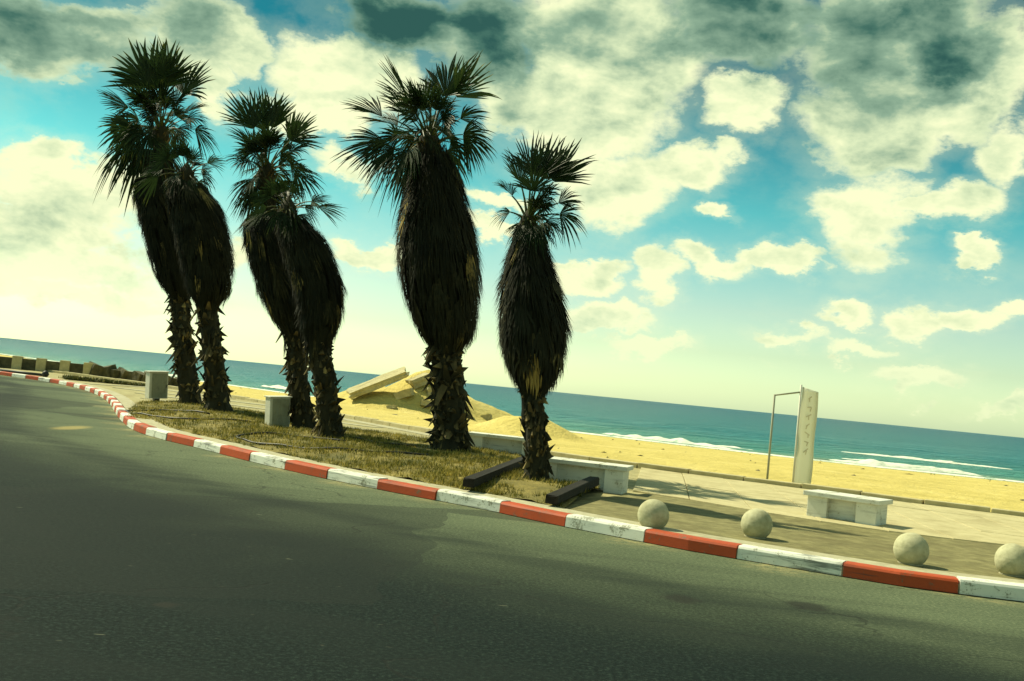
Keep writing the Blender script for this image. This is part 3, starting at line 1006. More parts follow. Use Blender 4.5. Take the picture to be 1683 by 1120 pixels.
# ------------------------------------------------------------------ planting bed under the palms
bed_back = resample(BED_BACK, 0.4)
front = [p for p in K(0.60) if -8.3 < p.x < 1.1 and p.y < 24.4]
bed_poly = [(p.x, p.y) for p in front] + [(p.x, p.y) for p in reversed(bed_back)]


def inside(x, y, poly=bed_poly):
    c = False
    j = len(poly) - 1
    for i in range(len(poly)):
        xi, yi = poly[i]
        xj, yj = poly[j]
        if (yi > y) != (yj > y) and x < (xj - xi) * (y - yi) / (yj - yi) + xi:
            c = not c
        j = i
    return c


def bed_edge(x, y):
    return min(math.hypot(px - x, py - y) for px, py in bed_poly[::2])


def bed_z(x, y):
    d = bed_edge(x, y)
    return 0.128 + 0.10 * sstep(d / 1.5) + 0.03 * mnoise.noise(Vector((x * 1.2, y * 1.2, 0))) * sstep(d / 0.6)


def build_bed():
    bm = bmesh.new()
    vs = [bm.verts.new((p[0], p[1], 0.128)) for p in bed_poly]
    f = bm.faces.new(vs)
    bm.normal_update()
    if f.normal.z < 0:
        f.normal_flip()
    bmesh.ops.triangulate(bm, faces=[f])
    for ax, lo, hi in ((0, -12, 3), (1, 12, 37)):
        c = lo
        while c <= hi:
            bmesh.ops.bisect_plane(bm, geom=bm.verts[:] + bm.edges[:] + bm.faces[:],
                                   plane_co=(c, 0, 0) if ax == 0 else (0, c, 0), plane_no=(1, 0, 0) if ax == 0 else (0, 1, 0))
            c += 0.4
    for v in bm.verts:
        v.co.z = bed_z(v.co.x, v.co.y)
    me = bpy.data.meshes.new('planting_bed')
    bm.to_mesh(me)
    bm.free()
    me.polygons.foreach_set('use_smooth', [True] * len(me.polygons))
    me.materials.append(M['bed'])
    o = bpy.data.objects.new('planting_bed', me)
    COL.objects.link(o)
    tag(o, kind='structure')


build_bed()


def build_grass():
    rr = random.Random(21)
    v, f, cols = [], [], []
    xs = [p[0] for p in bed_poly]
    ys = [p[1] for p in bed_poly]
    n = 0
    while n < 7000:
        x, y = rr.uniform(min(xs), max(xs)), rr.uniform(min(ys), max(ys))
        if rr.random() > (17.0 / y) ** 2 or not inside(x, y):
            continue
        d = mnoise.noise(Vector((x * 0.9, y * 0.9, 5))) + 0.25
        if rr.random() > 0.35 + d:
            continue
        z = bed_z(x, y) - 0.01
        tone = rr.uniform(0.15, 0.85) + 0.25 * mnoise.noise(Vector((x * 0.6, y * 0.6, 1)))
        n += 1
        for k in range(7):
            a = rr.uniform(0, 6.283)
            h = rr.uniform(0.03, 0.10)
            w = rr.uniform(0.005, 0.011)
            ln = rr.uniform(0.02, 0.09)
            bx, by = x + rr.uniform(-0.06, 0.06), y + rr.uniform(-0.06, 0.06)
            ca, sa = math.cos(a), math.sin(a)
            b = len(v)
            v += [(bx - sa * w, by + ca * w, z), (bx + sa * w, by - ca * w, z), (bx + ca * ln, by + sa * ln, z + h)]
            f.append((b, b + 1, b + 2))
            t = tone + rr.uniform(-0.15, 0.15)
            cols += [t, t, t]
    o = link_mesh('dry_grass', v, f, M['grass'], cols=cols)
    tag(o, 'short dry yellow-green grass covering the planting bed under the palms', 'grass', kind='stuff')


build_grass()


# ------------------------------------------------------------------ palms
def lerp_prof(prof, z):
    for i in range(len(prof) - 1):
        a, b = prof[i], prof[i + 1]
        if a[1] <= z <= b[1]:
            t = (z - a[1]) / max(b[1] - a[1], 1e-6)
            return tuple(a[k] + (b[k] - a[k]) * t for k in range(len(a)))
    return prof[0] if z < prof[0][1] else prof[-1]


def smooth_line(pts, n):
    """Catmull-Rom through (x, z) points"""
    P = [Vector(p) for p in pts]
    out = []
    for i in range(len(P) - 1):
        p0, p1, p2, p3 = P[max(i - 1, 0)], P[i], P[i + 1], P[min(i + 2, len(P) - 1)]
        for k in range(n):
            t = k / n
            out.append(0.5 * ((2 * p1) + (p2 - p0) * t + (2 * p0 - 5 * p1 + 4 * p2 - p3) * t * t + (3 * p1 - p0 - 3 * p2 + p3) * t ** 3))
    out.append(P[-1])
    return out


def make_frond(parent, hub, tip, face, droop, rr, dry=False, big=1.0):
    """one fan leaf: a stalk that arches out and a pleated blade split into drooping fingers"""
    hub, tip = Vector(hub), Vector(tip)
    d = tip - hub
    L = d.length
    dn = d.normalized()
    down = Vector((0, 0, -1))
    up0 = (dn * 0.75 + Vector((0, 0, 0.55))).normalized()
    pet = rr.uniform(0.40, 0.5) * L
    p0 = hub
    p1 = hub + up0 * pet * 0.55
    p2 = hub + dn * pet + Vector((0, 0, 0.10 * L * min(1.0, droop * 3)))
    mb = MB()
    st = []
    for k in range(5):
        t = k / 4
        st.append(p0 * (1 - t) ** 2 + p1 * 2 * t * (1 - t) + p2 * t * t)
    mb.tube(st, [0.030, 0.022, 0.017, 0.013, 0.011], 5)
    cols = [0.75 if not dry else 0.7] * len(mb.v)
    bd = ((tip - p2).normalized() + (st[-1] - st[-2]).normalized() * 0.35).normalized()
    cam_n = Vector((0, -1, 0))
    cam_n = (cam_n - bd * cam_n.dot(bd)).normalized()
    side0 = bd.cross(cam_n).normalized()
    rho = math.acos(max(-1, min(1, face))) * (1 if rr.random() < 0.5 else -1)
    nrm = (cam_n * math.cos(rho) + side0 * math.sin(rho)).normalized()
    side = bd.cross(nrm).normalized()
    Bl = (tip - p2).length
    nseg = rr.randint(20, 28)
    span = R(rr.uniform(50, 84)) * big
    tone0 = rr.uniform(0.15, 0.5) if not dry else rr.uniform(0.2, 0.6)
    cup = rr.uniform(0.15, 0.75)
    tear = rr.uniform(0, 6.28)
    for s in range(nseg):
        u = (s + 0.5) / nseg * 2 - 1
        a = u * span
        dr = (bd * math.cos(a) + side * math.sin(a))
        ln = Bl * (1.0 - 0.22 * abs(u) ** 1.6) * rr.uniform(0.8, 1.08)
        wmax = ln * span / nseg * 0.92
        dro = droop * rr.uniform(0.5, 1.6) + 0.09 + 0.3 * max(0, math.sin(u * 5 + tear)) * rr.random()
        curl = rr.uniform(-0.09, 0.09)
        tn = tone0 + rr.uniform(-0.12, 0.12)
        pts = []
        for t in (0.02, 0.3, 0.55, 0.75, 0.9, 1.0):
            p = p2 + dr * ln * t + nrm * (cup * ln * t * abs(u) * 0.5)
            p += down * dro * ln * (t ** 2.6) * 0.9 + nrm * rr.uniform(-0.012, 0.012) * t + side * curl * ln * t ** 3
            wv = wmax * {0.02: 0.05, 0.3: 0.33, 0.55: 0.56, 0.75: 0.40, 0.9: 0.2, 1.0: 0.015}[t] * 1.05
            pts.append((p, wv))
        tang = dr
        wd = nrm.cross(dr).normalized()
        b = len(mb.v)
        for (p, wv) in pts:
            mb.v += [p - wd * wv + nrm * wv * 0.35, p - nrm * wv * 0.25, p + wd * wv + nrm * wv * 0.35]
        for k in range(6):
            tt = tn + (0.35 if k >= 4 and rr.random() < 0.5 else 0.0) + (0.12 if k < 1 else 0)
            cols += [tt] * 3
        for k in range(5):
            q = b + k * 3
            mb.f += [(q, q + 1, q + 4, q + 3), (q + 1, q + 2, q + 5, q + 4)]
    return mb.build('frond' if not dry else 'dead_frond', M['dry'] if dry else M['frond'], parent, cols=cols)


def make_palm(key, label, seed, trunk_r=(0.30, 0.22), extra=10, dead=5, z0=0.12, boots=280):
    S = PALM_SHAPES[key]
    rr = random.Random(seed)
    bx, by = S['base']
    root = empty('palm_tree', (bx, by, z0))
    tag(root, label, 'palm tree', 'fan palms along the seafront')
    hx, hz = S['hub']
    line = smooth_line(S['trunk'] + ([(S['skirt'][3][0], S['skirt'][3][1])] if S['skirt'] else []) + [(hx, hz)], 8)
    # trunk with rings and old leaf bases
    mb = MB()
    cols = []
    nk = 18
    zmax = line[-1].y
    zskirt = S['skirt'][0][1] if S['skirt'] else zmax
    for i, p in enumerate(line):
        t = p.y / zmax
        r0 = trunk_r[0] + (trunk_r[1] - trunk_r[0]) * min(1, t * 1.6)
        if p.y < 0.35:
            r0 *= 1.35 - p.y
        for k in range(nk):
            a = 2 * math.pi * k / nk
            r = r0 * (1 + 0.14 * mnoise.noise(Vector((math.cos(a) * 2, math.sin(a) * 2, p.y * 3 + seed))))
            mb.v.append((p.x + r * math.cos(a), r * math.sin(a), p.y - (0.12 if i == 0 else 0)))
            cols.append(0.35 + 0.3 * mnoise.noise(Vector((a * 3, p.y * 5, seed))))
    for i in range(len(line) - 1):
        for k in range(nk):
            k2 = (k + 1) % nk
            mb.f.append((i * nk + k, i * nk + k2, (i + 1) * nk + k2, (i + 1) * nk + k))
    prof2 = [(p.x, p.y) for p in line]
    for _ in range(boots):
        z = rr.uniform(0.05, min(zskirt + 0.25, zmax - 0.2))
        c = lerp_prof(prof2, z)
        a = rr.uniform(0, 6.283)
        t = z / zmax
        r = (trunk_r[0] + (trunk_r[1] - trunk_r[0]) * min(1, t * 1.6)) * 0.93
        o = Vector((math.cos(a), math.sin(a), 0))
        s = Vector((-math.sin(a), math.cos(a), 0))
        base = Vector((c[0], 0, z)) + o * r
        w = rr.uniform(0.03, 0.11) * trunk_r[0] / 0.3
        ln = (rr.uniform(0.03, 0.15) if rr.random() < 0.75 else rr.uniform(0.15, 0.34)) * trunk_r[0] / 0.3
        upk = rr.uniform(-1.6, 1.2)
        tip = base + o * ln * 0.8 + Vector((0, 0, ln * upk)) + s * rr.uniform(-0.05, 0.05)
        b = len(mb.v)
        mb.v += [base - s * w - Vector((0, 0, 0.05)), base + s * w - Vector((0, 0, 0.05)), base + Vector((0, 0, 0.09)) + o * 0.02,
                 tip - s * w * 0.3, tip + s * w * 0.3]
        mb.f += [(b, b + 1, b + 4, b + 3), (b + 1, b + 2, b + 4), (b + 2, b, b + 3), (b + 2, b + 3, b + 4)]
        tn = rr.uniform(0.2, 0.75) + (0.25 if rr.random() < 0.12 else 0)
        cols += [tn - 0.1] * 3 + [tn + 0.15] * 2
    mb.build('trunk', M['trunk'], root, cols=cols)
    # skirt of dead leaves hanging down the trunk
    if S['skirt']:
        prof = []
        sk = S['skirt']
        cx = smooth_line([(p[0], p[1]) for p in sk], 6)
        cr = smooth_line([(p[2], p[1]) for p in sk], 6)
        prof = [(q.x, q.y, max(0.05, r_.x)) for q, r_ in zip(cx, cr)]
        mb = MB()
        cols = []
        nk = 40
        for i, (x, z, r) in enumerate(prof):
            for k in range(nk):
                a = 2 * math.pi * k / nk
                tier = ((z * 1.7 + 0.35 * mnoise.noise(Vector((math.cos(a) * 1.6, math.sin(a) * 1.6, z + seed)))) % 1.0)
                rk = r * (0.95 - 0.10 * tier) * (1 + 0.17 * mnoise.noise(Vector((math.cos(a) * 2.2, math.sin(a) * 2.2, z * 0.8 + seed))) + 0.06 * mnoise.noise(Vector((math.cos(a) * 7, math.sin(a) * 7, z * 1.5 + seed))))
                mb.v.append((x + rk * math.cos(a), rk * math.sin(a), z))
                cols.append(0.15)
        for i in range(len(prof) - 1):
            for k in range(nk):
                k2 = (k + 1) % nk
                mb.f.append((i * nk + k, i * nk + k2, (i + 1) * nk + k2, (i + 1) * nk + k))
        mb.f.append(tuple(reversed(range(nk))))
        zlo, zhi = prof[0][1], prof[-1][1]
        H = zhi - zlo
        nb = int(640 * max(p[2] for p in prof) / 0.65)
        for _ in range(nb):
            # a bundle: one dead fan hanging as a sheaf of strips
            z = zlo + H * (rr.random() ** 0.9) * 1.02
            a = rr.uniform(0, 6.283)
            tone = max(0.0, rr.gauss(0.38, 0.16)) + (0.35 if rr.random() < 0.045 else 0)
            out0 = rr.uniform(0.90, 1.03) + (rr.uniform(0.03, 0.12) if rr.random() < 0.22 else 0)
            for _k in range(rr.randint(5, 9)):
                aa = a + rr.uniform(-0.13, 0.13)
                ln = rr.uniform(0.28, 0.62) * (0.75 + 0.25 * H / 3)
                zz = z + rr.uniform(-0.08, 0.08)
                w = rr.uniform(0.008, 0.02)
                sd = Vector((-math.sin(aa), math.cos(aa), 0))
                b = len(mb.v)
                drift = rr.uniform(-0.05, 0.05)
                for q, wq in ((0.0, 1.0), (0.5, 0.8), (1.0, 0.05)):
                    zc = zz - ln * q
                    c = lerp_prof(prof, max(zc, zlo - 0.0))
                    rad = c[2] * out0 + 0.015 + 0.06 * q * q + (0.07 * rr.random() if q == 1.0 else 0)
                    if zc < zlo:
                        rad = c[2] * 0.9 + 0.04
                    p = Vector((c[0] + math.cos(aa) * rad, math.sin(aa) * rad, zc)) + sd * drift * q
                    mb.v += [p - sd * w * wq, p + sd * w * wq]
                    cols += [tone, tone]
                mb.f += [(b, b + 1, b + 3, b + 2), (b + 2, b + 3, b + 5, b + 4)]
        # whole dead fans, folded and broken, hang in tiers and stand off the outline
        for _ in range(int(46 * max(p[2] for p in prof) / 0.65)):
            z = zlo + H * rr.uniform(0.12, 1.0)
            a = rr.uniform(0, 6.283)
            tone = max(0.05, rr.gauss(0.42, 0.18)) + (0.3 if rr.random() < 0.05 else 0)
            ln0 = rr.uniform(0.4, 0.75) * (0.6 + 0.4 * H / 3)
            lift = rr.uniform(0.04, 0.20)
            c0 = lerp_prof(prof, z)
            for k in range(11):
                u = k / 10 * 2 - 1
                aa = a + u * rr.uniform(0.16, 0.26) / max(c0[2], 0.25) * 0.8
                ln = ln0 * (1 - 0.25 * u * u) * rr.uniform(0.75, 1.1)
                sd = Vector((-math.sin(aa), math.cos(aa), 0))
                b = len(mb.v)
                for q, wq in ((0.0, 0.3), (0.35, 1.0), (0.7, 0.7), (1.0, 0.04)):
                    zc = z - ln * q
                    c = lerp_prof(prof, max(zc, zlo))
                    am = a + (aa - a) * min(1.0, 0.25 + q)
                    rad = c[2] * 0.97 + 0.03 + lift * (q ** 1.3) * (1.0 - 0.25 * rr.random())
                    p = Vector((c[0] + math.cos(am) * rad, math.sin(am) * rad, zc))
                    mb.v += [p - sd * 0.022 * wq, p + sd * 0.022 * wq]
                    cols += [tone + rr.uniform(-0.05, 0.05)] * 2
                mb.f += [(b, b + 1, b + 3, b + 2), (b + 2, b + 3, b + 5, b + 4), (b + 4, b + 5, b + 7, b + 6)]
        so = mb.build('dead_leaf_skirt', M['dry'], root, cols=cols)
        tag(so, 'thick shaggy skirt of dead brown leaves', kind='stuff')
    # crown: the bud with its leaf stalks, fronds hanging off it
    mb = MB()
    n = 14
    cr = trunk_r[1] * 1.15
    mb.lathe([(0.02, -cr * 2.2), (cr * 0.9, -cr * 1.8), (cr * 1.15, -cr * 0.6), (cr * 0.8, cr * 0.5), (cr * 0.25, cr * 1.3), (0.01, cr * 1.6)], n)
    ccols = [0.45] * len(mb.v)
    for k in range(40):
        a = rr.uniform(0, 6.283)
        b = len(mb.v)
        o = Vector((math.cos(a), math.sin(a), 0))
        s = Vector((-math.sin(a), math.cos(a), 0))
        q = Vector((0, 0, rr.uniform(-cr * 2, cr * 0.3))) + o * cr * 0.9
        t = q + o * rr.uniform(0.08, 0.25) * cr / 0.25 + Vector((0, 0, rr.uniform(-0.1, 0.3) * cr / 0.25))
        mb.v += [q - s * 0.035, q + s * 0.035, t]
        mb.f.append((b, b + 1, b + 2))
        tn = rr.uniform(0.3, 0.95)
        ccols += [tn] * 3
    crown = mb.build('crown', M['trunk'], root, (hx, 0, hz), cols=ccols)
    for (dx, dz, dy, face, droop) in S['fronds']:
        make_frond(crown, (dx * 0.06, dy * 0.1, dz * 0.04), (dx, dy, dz), face, droop, rr)
    rad = S['rad']
    lim = [(dx, dz) for (dx, dz, *_r) in S['fronds']]
    for _ in range(extra):
        # fronds pointing towards and away from the viewer fill the head
        el = rr.uniform(-0.6, 1.2)
        a = rr.choice((-1, 1)) * R(90) + rr.uniform(-0.6, 0.6)
        L = rad * rr.uniform(0.72, 0.95)
        tip = Vector((math.cos(a) * math.cos(el), math.sin(a) * math.cos(el), math.sin(el))) * L
        tip.x += sum(p[0] for p in lim) / len(lim) * 0.7
        make_frond(crown, (0, 0, 0), tip, rr.uniform(0.4, 1.0), 0.15 + 0.35 * max(0, 0.6 - el) * rr.random(), rr)
    for _ in range(dead):
        a = rr.uniform(0, 6.283)
        L = rad * rr.uniform(0.45, 0.7)
        tip = Vector((math.cos(a) * 0.55, math.sin(a) * 0.55, -0.95)) * L
        make_frond(crown, (0, 0, -cr), tip, rr.uniform(0.5, 1.0), 0.4, rr, dry=True, big=0.6)
    return root


make_palm('pair one back', 'tallest palm at far left, tousled crown leaning left above its shorter neighbour', 1, extra=24, dead=10)
make_palm('pair one front', 'shaggy palm by the leftmost cabinet with low crown in front of the tallest palm', 2, extra=12, dead=6)
make_palm('pair two back', 'palm with upright crown rising behind the shorter one in the second pair from the left', 3, (0.24, 0.18), extra=22, dead=9)
make_palm('pair two front', 'short-crowned shaggy palm at right of the second pair, single frond jutting right', 4, (0.24, 0.18), extra=12, dead=6)
make_palm('single', 'large palm with open spreading crown and fattest brown skirt, beside the sand heap', 5, (0.33, 0.24), extra=18, dead=7, boots=420)
make_palm('lone', 'narrow palm right of the widest palm, standing next to the middle white bench', 6, (0.17, 0.12), extra=9, dead=4)


# ------------------------------------------------------------------ benches
def make_bench(loc, rz, L, label, H=0.44):
    root = empty('bench', (*loc, 0.10), rz)
    tag(root, label, 'bench', 'white concrete benches')
    W = 0.62
    seat = MB()
    seat.box((0, 0, H - 0.035), (L, W, 0.07), 0.012)
    seat.build('seat', M['bench_white'], root)
    for sx in (-1, 1):
        leg = MB()
        w = 0.30
        leg.box((sx * (L / 2 - w / 2 - 0.06), 0, (H - 0.07) / 2), (w, W - 0.10, H - 0.07), 0.01)
        leg.build('leg', M['bench_white'], root)
    panel = MB()
    panel.box((0, 0.03, (H - 0.07) / 2 + 0.012), (L - 0.70, W - 0.30, H - 0.10), 0.008)
    panel.build('plinth', M['bench_white'], root)
    for x in (-L * 0.2, L * 0.2):
        g = MB()
        g.box((x, 0, H + 0.001), (0.012, W - 0.02, 0.004))
        g.build('joint', M['concrete'], root)
    return root


make_bench((0.05, 24.2), R(-10), 1.6, 'farthest white concrete bench, behind the trunk of the widest palm')
make_bench((1.35, 17.7), R(-16), 1.5, 'white concrete bench in the middle, beside the narrow palm and near a dark timber')
make_bench((5.2, 16.4), R(-36), 1.15, 'white concrete bench at right, behind the third ball bollard', 0.40)


# ------------------------------------------------------------------ ball bollards
def make_bollard(loc, label, seed):
    root = empty('ball_bollard', (*loc, 0.122))
    tag(root, label, 'bollard', 'concrete ball bollards behind the kerb')
    rr = random.Random(seed)
    rad = 0.185
    b = MB()
    prof = []
    a0 = -50
    for k in range(38):
        a = R(a0 + (90 - a0) * k / 37)
        sr = rad * (0.988 if k == 15 else 1.0)
        prof.append((max(sr * math.cos(a), 0.001), rad * math.sin(a) + rad * math.sin(R(50)) + 0.012))
    prof.insert(0, (0.001, prof[0][1]))
    b.lathe(prof, 40)
    # casting seam round the middle
    b.v = [Vector(v) * (1 + 0.012 * mnoise.noise(Vector(v) * 9 + Vector((seed, 0, 0)))) for v in b.v]
    b.build('ball', M['ball'], root, smooth=True)
    s = MB()
    s.lathe([(0.001, 0.0), (0.128, 0.0), (0.132, 0.012), (0.115, 0.02), (0.001, 0.02)], 32)
    s.build('footing', M['concrete'], root, smooth=False)


make_bollard((1.85, 12.95), 'leftmost ball bollard, standing nearest to the dark timber and middle bench', 1)
make_bollard((3.09, 13.05), 'second ball bollard from the left on the brown footpath', 2)
make_bollard((4.52, 11.95), 'third ball bollard from the left, in front of the rightmost bench', 3)
make_bollard((5.58, 11.85), 'rightmost ball bollard close to the edge of the picture', 4)


# ------------------------------------------------------------------ dark timbers and hoses in the bed
def make_timber(p0, p1, label):
    p0, p1 = Vector(p0), Vector(p1)
    L = (p1 - p0).length
    c = (p0 + p1) / 2
    mb = MB()
    mb.box((0, 0, 0), (L, 0.16, 0.12), 0.02, jitter=0.014, seed=int(L * 100))
    za, zb = bed_z(p0.x, p0.y), bed_z(p1.x, p1.y)
    o = mb.build('timber', M['wood'], None, (c.x, c.y, max((za + zb) / 2, bed_z(c.x, c.y)) + 0.065), math.atan2(p1.y - p0.y, p1.x - p0.x))
    o.rotation_euler.y = -math.atan2(zb - za, L)
    tag(o, label, 'timber', 'dark timbers edging the bed')


make_timber((-0.40, 14.95), (0.50, 20.2), 'long dark timber lying on the grass beside the widest palm')
make_timber((0.70, 14.1), (1.45, 16.7), 'dark timber at the right end of the bed by the middle bench')


def make_hose(pts, label):
    P = resample(pts, 0.18)
    mb = MB()
    mb.tube([(p.x, p.y, bed_z(p.x, p.y) + 0.02 + 0.012 * math.sin(i * 0.9)) for i, p in enumerate(P)], 0.022, 6)
    o = mb.build('hose', M['black'], None, smooth=True)
    tag(o, label, 'hose', 'black irrigation hoses on the bed')


make_hose([(-7.2, 27.0), (-8.6, 27.4), (-8.9, 26.0), (-7.4, 24.6), (-6.2, 24.8), (-5.6, 25.6)], 'black irrigation hose looped on the grass before the leftmost pair of palms')
make_hose([(-3.0, 21.4), (-4.4, 21.6), (-5.0, 20.9), (-4.4, 19.8), (-3.0, 19.2), (-1.8, 19.6), (-1.2, 20.2)], 'black irrigation hose looped on the grass between the second pair and widest palm')
make_hose([(-3.2, 22.9), (-2.4, 22.2), (-1.6, 22.0)], 'short black hose running along the ground to the widest palm trunk')


# ------------------------------------------------------------------ cabinets
def make_cabinet(loc, rz, s, label):
    root = empty('utility_cabinet', (*loc, 0.118), rz)
    tag(root, label, 'cabinet', 'pale utility cabinets on the square')
    tilt = Matrix.Rotation(R(-4), 3, 'Y')
    def part(name, c, sz, m, bev=0.008):
        mb = MB()
        mb.box(tilt @ Vector(c) * s, [q * s for q in sz], bev, rot=tilt)
        return mb.build(name, m, root)
    part('foot', (0, 0, 0.06), (0.16, 0.2, 0.14), M['dark_metal'])
    part('body', (0, 0, 0.52), (0.58, 0.36, 0.80), M['cream_paint'], 0.012)
    d = part('door', (0.02, -0.187, 0.52), (0.48, 0.016, 0.74), M['grey_paint'])
    for k in range(5):
        mb = MB()
        mb.box(tilt @ Vector((-0.16 + k * 0.09, -0.201, 0.54)) * s, (0.03 * s, 0.012 * s, 0.64 * s), 0.003, rot=tilt)
        mb.build('rib', M['grey_paint'], d)
    mb = MB()
    mb.box(tilt @ Vector((0.22, -0.205, 0.5)) * s, (0.02 * s, 0.03 * s, 0.10 * s), 0.003, rot=tilt)
    mb.build('handle', M['dark_metal'], d)
    part('roof', (0, -0.01, 0.94), (0.64, 0.44, 0.035), M['cream_paint'])


make_cabinet((-10.5, 33.2), R(38), 0.98, 'pale utility cabinet at far left, standing left of the tallest palm')
make_cabinet((-5.05, 24.7), R(34), 0.82, 'pale utility cabinet between the two pairs of palms')


# ------------------------------------------------------------------ banner and its frame
def make_banner():
    root = empty('banner_frame', (6.1, 23.4, land_z(6.1, 23.4)))
    tag(root, 'tall narrow cream banner held by a thin metal frame on the sand', 'banner')
    mb = MB()
    mb.tube([(-0.42, 0, -0.2), (-0.42, 0, 2.06)], 0.024, 8)
    mb.build('pole', M['thin_metal'], root, smooth=True)
    mb = MB()
    mb.tube([(-0.42, 0, 2.045), (0.12, 0, 2.16)], 0.018, 8)
    mb.build('crossbar', M['thin_metal'], root, smooth=True)
    mb = MB()
    mb.tube([(0.13, 0, -0.2), (0.13, 0, 2.32)], 0.022, 8)
    mb.build('pole', M['cream_paint'], root, smooth=True)
    mb = MB()
    n, m = 4, 22
    for j in range(m):
        for i in range(n):
            x = 0.155 + 0.36 * i / (n - 1)
            z = 0.16 + (2.28 - 0.16) * j / (m - 1) - (0.08 * i / (n - 1) if j == m - 1 else 0)
            mb.v.append((x, 0.03 * math.sin(j * 0.55 + i * 0.8), z))
    for j in range(m - 1):
        for i in range(n - 1):
            a = j * n + i
            mb.f.append((a, a + 1, a + n + 1, a + n))
    cloth = mb.build('cloth', M['cloth'], root, smooth=True)
    so = cloth.modifiers.new('thickness', 'SOLIDIFY')
    so.thickness = 0.008
    # faded marks down the banner, too worn to read
    rr = random.Random(4)
    for k, z in enumerate((2.06, 1.86, 1.68, 1.48, 1.30, 1.12, 0.94)):
        mb = MB()
        w = rr.uniform(0.08, 0.14)
        mb.box((0.33, -0.040, z), (w, 0.004, 0.022), 0, rot=Matrix.Rotation(rr.uniform(-0.9, 0.9), 3, 'Y'))
        mb.box((0.33 + rr.uniform(-0.04, 0.04), -0.043, z - 0.045), (0.022, 0.004, 0.09), 0, rot=Matrix.Rotation(rr.uniform(-0.1, 0.3), 3, 'Y'))
        mb.build('mark', M['print'], cloth)


make_banner()


# ------------------------------------------------------------------ broken concrete on the sand heap
def make_chunk(name, loc, s, rot, label, cat, group=None, mat='rubble', seed=0, cuts=2):
    bm = bmesh.new()
    bmesh.ops.create_cube(bm, size=1.0)
    bmesh.ops.subdivide_edges(bm, edges=bm.edges[:], cuts=cuts, use_grid_fill=True)
    rr = random.Random(seed)
    for v in bm.verts:
        n = v.co.normalized()
        k = 0.10 * mnoise.noise(v.co * 2.3 + Vector((seed, 0, 0))) + 0.05 * mnoise.noise(v.co * 6 + Vector((seed, 5, 0)))
        v.co += n * k
        v.co = Vector((v.co.x * s[0], v.co.y * s[1], v.co.z * s[2]))
    me = bpy.data.meshes.new(name)
    bm.to_mesh(me)
    bm.free()
    me.materials.append(M[mat])
    o = bpy.data.objects.new(name, me)
    COL.objects.link(o)
    o.location = loc
    o.rotation_euler = rot
    tag(o, label, cat, group)
    return o


def on_land(x, y, dz=0.0):
    return (x, y, land_z(x, y) + dz)


make_chunk('concrete_slab', on_land(-7.05, 59.8, 0.55), (3.3, 1.3, 0.34), (0.25, R(-27), 0.05), 'long broken concrete slab tilted up against the sand heap', 'slab', seed=3, cuts=4)
CH = [(-4.9, 60.9, 0.9, 0.30, 'chunk of concrete on the very top of the sand heap'),
      (-4.0, 60.6, 0.75, 0.2, 'pale rubble block just right of the sand heap summit'),
      (-5.5, 59.4, 0.7, 0.1, 'rubble block beneath the upper end of the tilted slab'),
      (-4.3, 59.2, 0.55, 0.05, 'small rubble block halfway down the middle of the sand heap'),
      (-3.1, 60.4, 0.8, 0.12, 'flat rubble block on the right slope next to the palm skirt'),
      (-6.0, 58.3, 0.35, 0.05, 'smallest rubble lump low down below the tilted slab'),
      (-1.0, 61.5, 0.6, 0.05, 'lone rubble block on the low right end of the sand heap')]
for k, (x, y, s, dz, lb) in enumerate(CH):
    make_chunk('rubble_block', on_land(x, y, dz * 0.6), (s * 1.3, s, s * 0.55), (rr.uniform(-.3, .3), rr.uniform(-.5, .5), rr.uniform(0, 3)), lb, 'rubble', 'rubble blocks on the sand heap', seed=30 + k)

# ------------------------------------------------------------------ far left: low wall of posts, rocks, scrub, pole
wall = empty('low_wall', (-24.2, 55.2, 0.10), R(14))
tag(wall, 'low seafront wall of pale posts with dark panels between at the far left', 'wall')
for k in range(6):
    mb = MB()
    mb.box((-2.6 + k * 1.12, 0, 0.33), (0.46, 0.42, 0.66), 0.02)
    mb.build('post', M['slab'], wall)
    if k < 5:
        mb = MB()
        mb.box((-2.6 + k * 1.12 + 0.56, 0.05, 0.28), (0.655, 0.2, 0.56), 0.015)
        mb.build('panel', M['rock'], wall)

rr = random.Random(17)
ends = [(-20.95, 56.2), (-16.9, 56.3)]
side = ['nearest the low wall', 'second from the low wall', 'third from the low wall', 'fourth from the low wall',
        'sixth from the far right end', 'fifth from the far right end', 'fourth from the far right end', 'third from the far right end',
        'second from the far right end', 'at the far right end']
for k in range(10):
    t = k / 9
    x = ends[0][0] + (ends[1][0] - ends[0][0]) * t
    y = ends[0][1] + (ends[1][1] - ends[0][1]) * t + rr.uniform(-0.25, 0.25)
    s = 0.95 - 0.45 * t + rr.uniform(-0.1, 0.1)
    make_chunk('boulder', (x, y, max(land_z(x, y), 0.08) + s * 0.2), (s * 0.8, s * 0.9, s * 0.8), (rr.uniform(-.3, .3), rr.uniform(-.3, .3), rr.uniform(0, 3)),
               'dark boulder in the seafront row, ' + side[k], 'boulder', 'dark boulders along the seafront', 'rock', 60 + k)


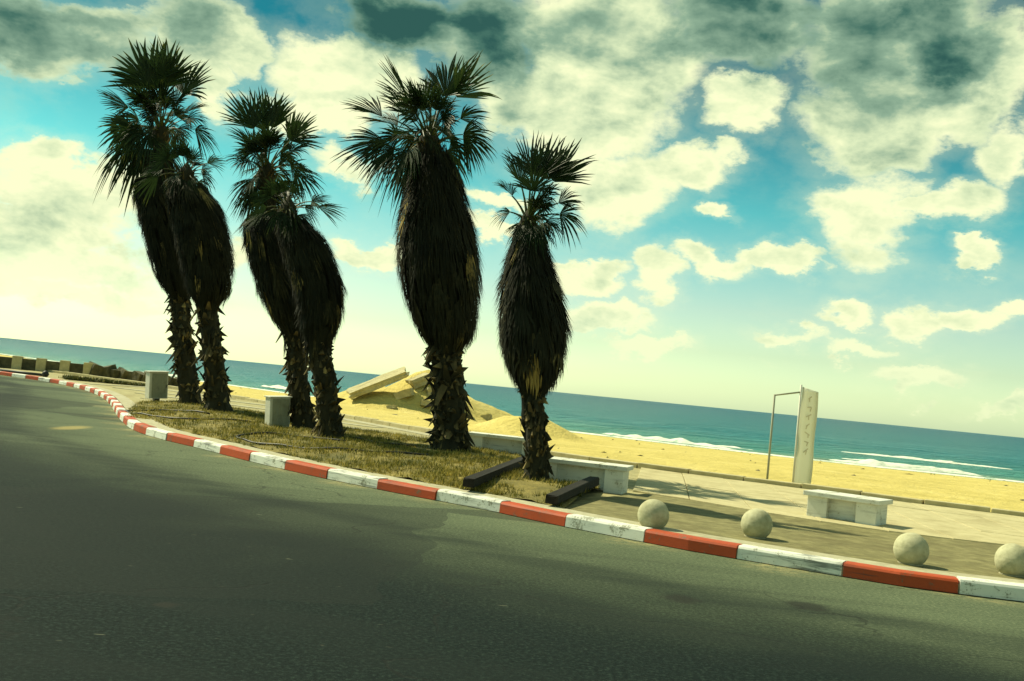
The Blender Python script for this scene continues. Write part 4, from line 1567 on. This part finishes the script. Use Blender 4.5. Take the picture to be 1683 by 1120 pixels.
def make_scrub():
    rr = random.Random(9)
    v, f, cols = [], [], []
    for _ in range(2600):
        t = rr.random()
        x = -18.6 + 3.6 * t + rr.uniform(-0.25, 0.25)
        y = 46.6 + 1.2 * t + rr.uniform(-0.3, 0.3)
        h = rr.uniform(0.02, 0.24) * (1 - 0.5 * t)
        a = rr.uniform(0, 6.283)
        w = rr.uniform(0.02, 0.05)
        b = len(v)
        ca, sa = math.cos(a), math.sin(a)
        v += [(x - sa * w, y + ca * w, 0.09 + h * 0.4), (x + sa * w, y - ca * w, 0.09 + h * 0.4), (x + ca * 0.07, y + sa * 0.07, 0.11 + h)]
        f.append((b, b + 1, b + 2))
        q = rr.uniform(0.1, 0.8)
        cols += [q, q, q]
    o = link_mesh('scrub', v, f, M['scrub'], cols=cols)
    tag(o, 'thin strip of low green scrub on the far left square', 'scrub', kind='stuff')


make_scrub()

pole = empty('fallen_pole', (-20.3, 46.75, 0.10), R(-26))
tag(pole, 'black pole with a rounded end lying behind the far left kerb', 'pole')
mb = MB()
mb.tube([(-2.2, 0, 0.10), (0.9, 0, 0.10)], 0.06, 10)
mb.build('shaft', M['black'], pole, smooth=True)
mb = MB()
mb.lathe([(0.001, -0.15), (0.10, -0.11), (0.15, 0.0), (0.10, 0.11), (0.001, 0.15)], 16)
mb.build('end_ball', M['black'], pole, (1.0, 0, 0.15), smooth=True)


# flecks of weed, shell and driftwood scattered over the sand
rr = random.Random(41)
mb = MB()
while len(mb.v) < 150 * 4:
    x = rr.uniform(-20, 36)
    e, s = edge_y(x) + 0.8, shore_y(x) - 3.0
    y = e + (s - e) * rr.random() ** 1.4
    a = rr.uniform(0, 3.14)
    L, w = rr.uniform(0.03, 0.16) * (2.0 if rr.random() < 0.08 else 1.0), rr.uniform(0.015, 0.05)
    c, s_ = math.cos(a), math.sin(a)
    z = land_z(x, y)
    mb.add([(x + c * L, y + s_ * L, z + 0.015), (x - s_ * w, y + c * w, z + 0.012), (x - c * L, y - s_ * L, z + 0.015), (x + s_ * w, y - c * w, z + 0.05)],
           [(0, 1, 3), (1, 2, 3), (0, 3, 2), (0, 2, 1)])
tag(mb.build('beach_debris', M['rock']), 'scattered flecks of dark weed and driftwood on the yellow sand', 'debris', kind='stuff')
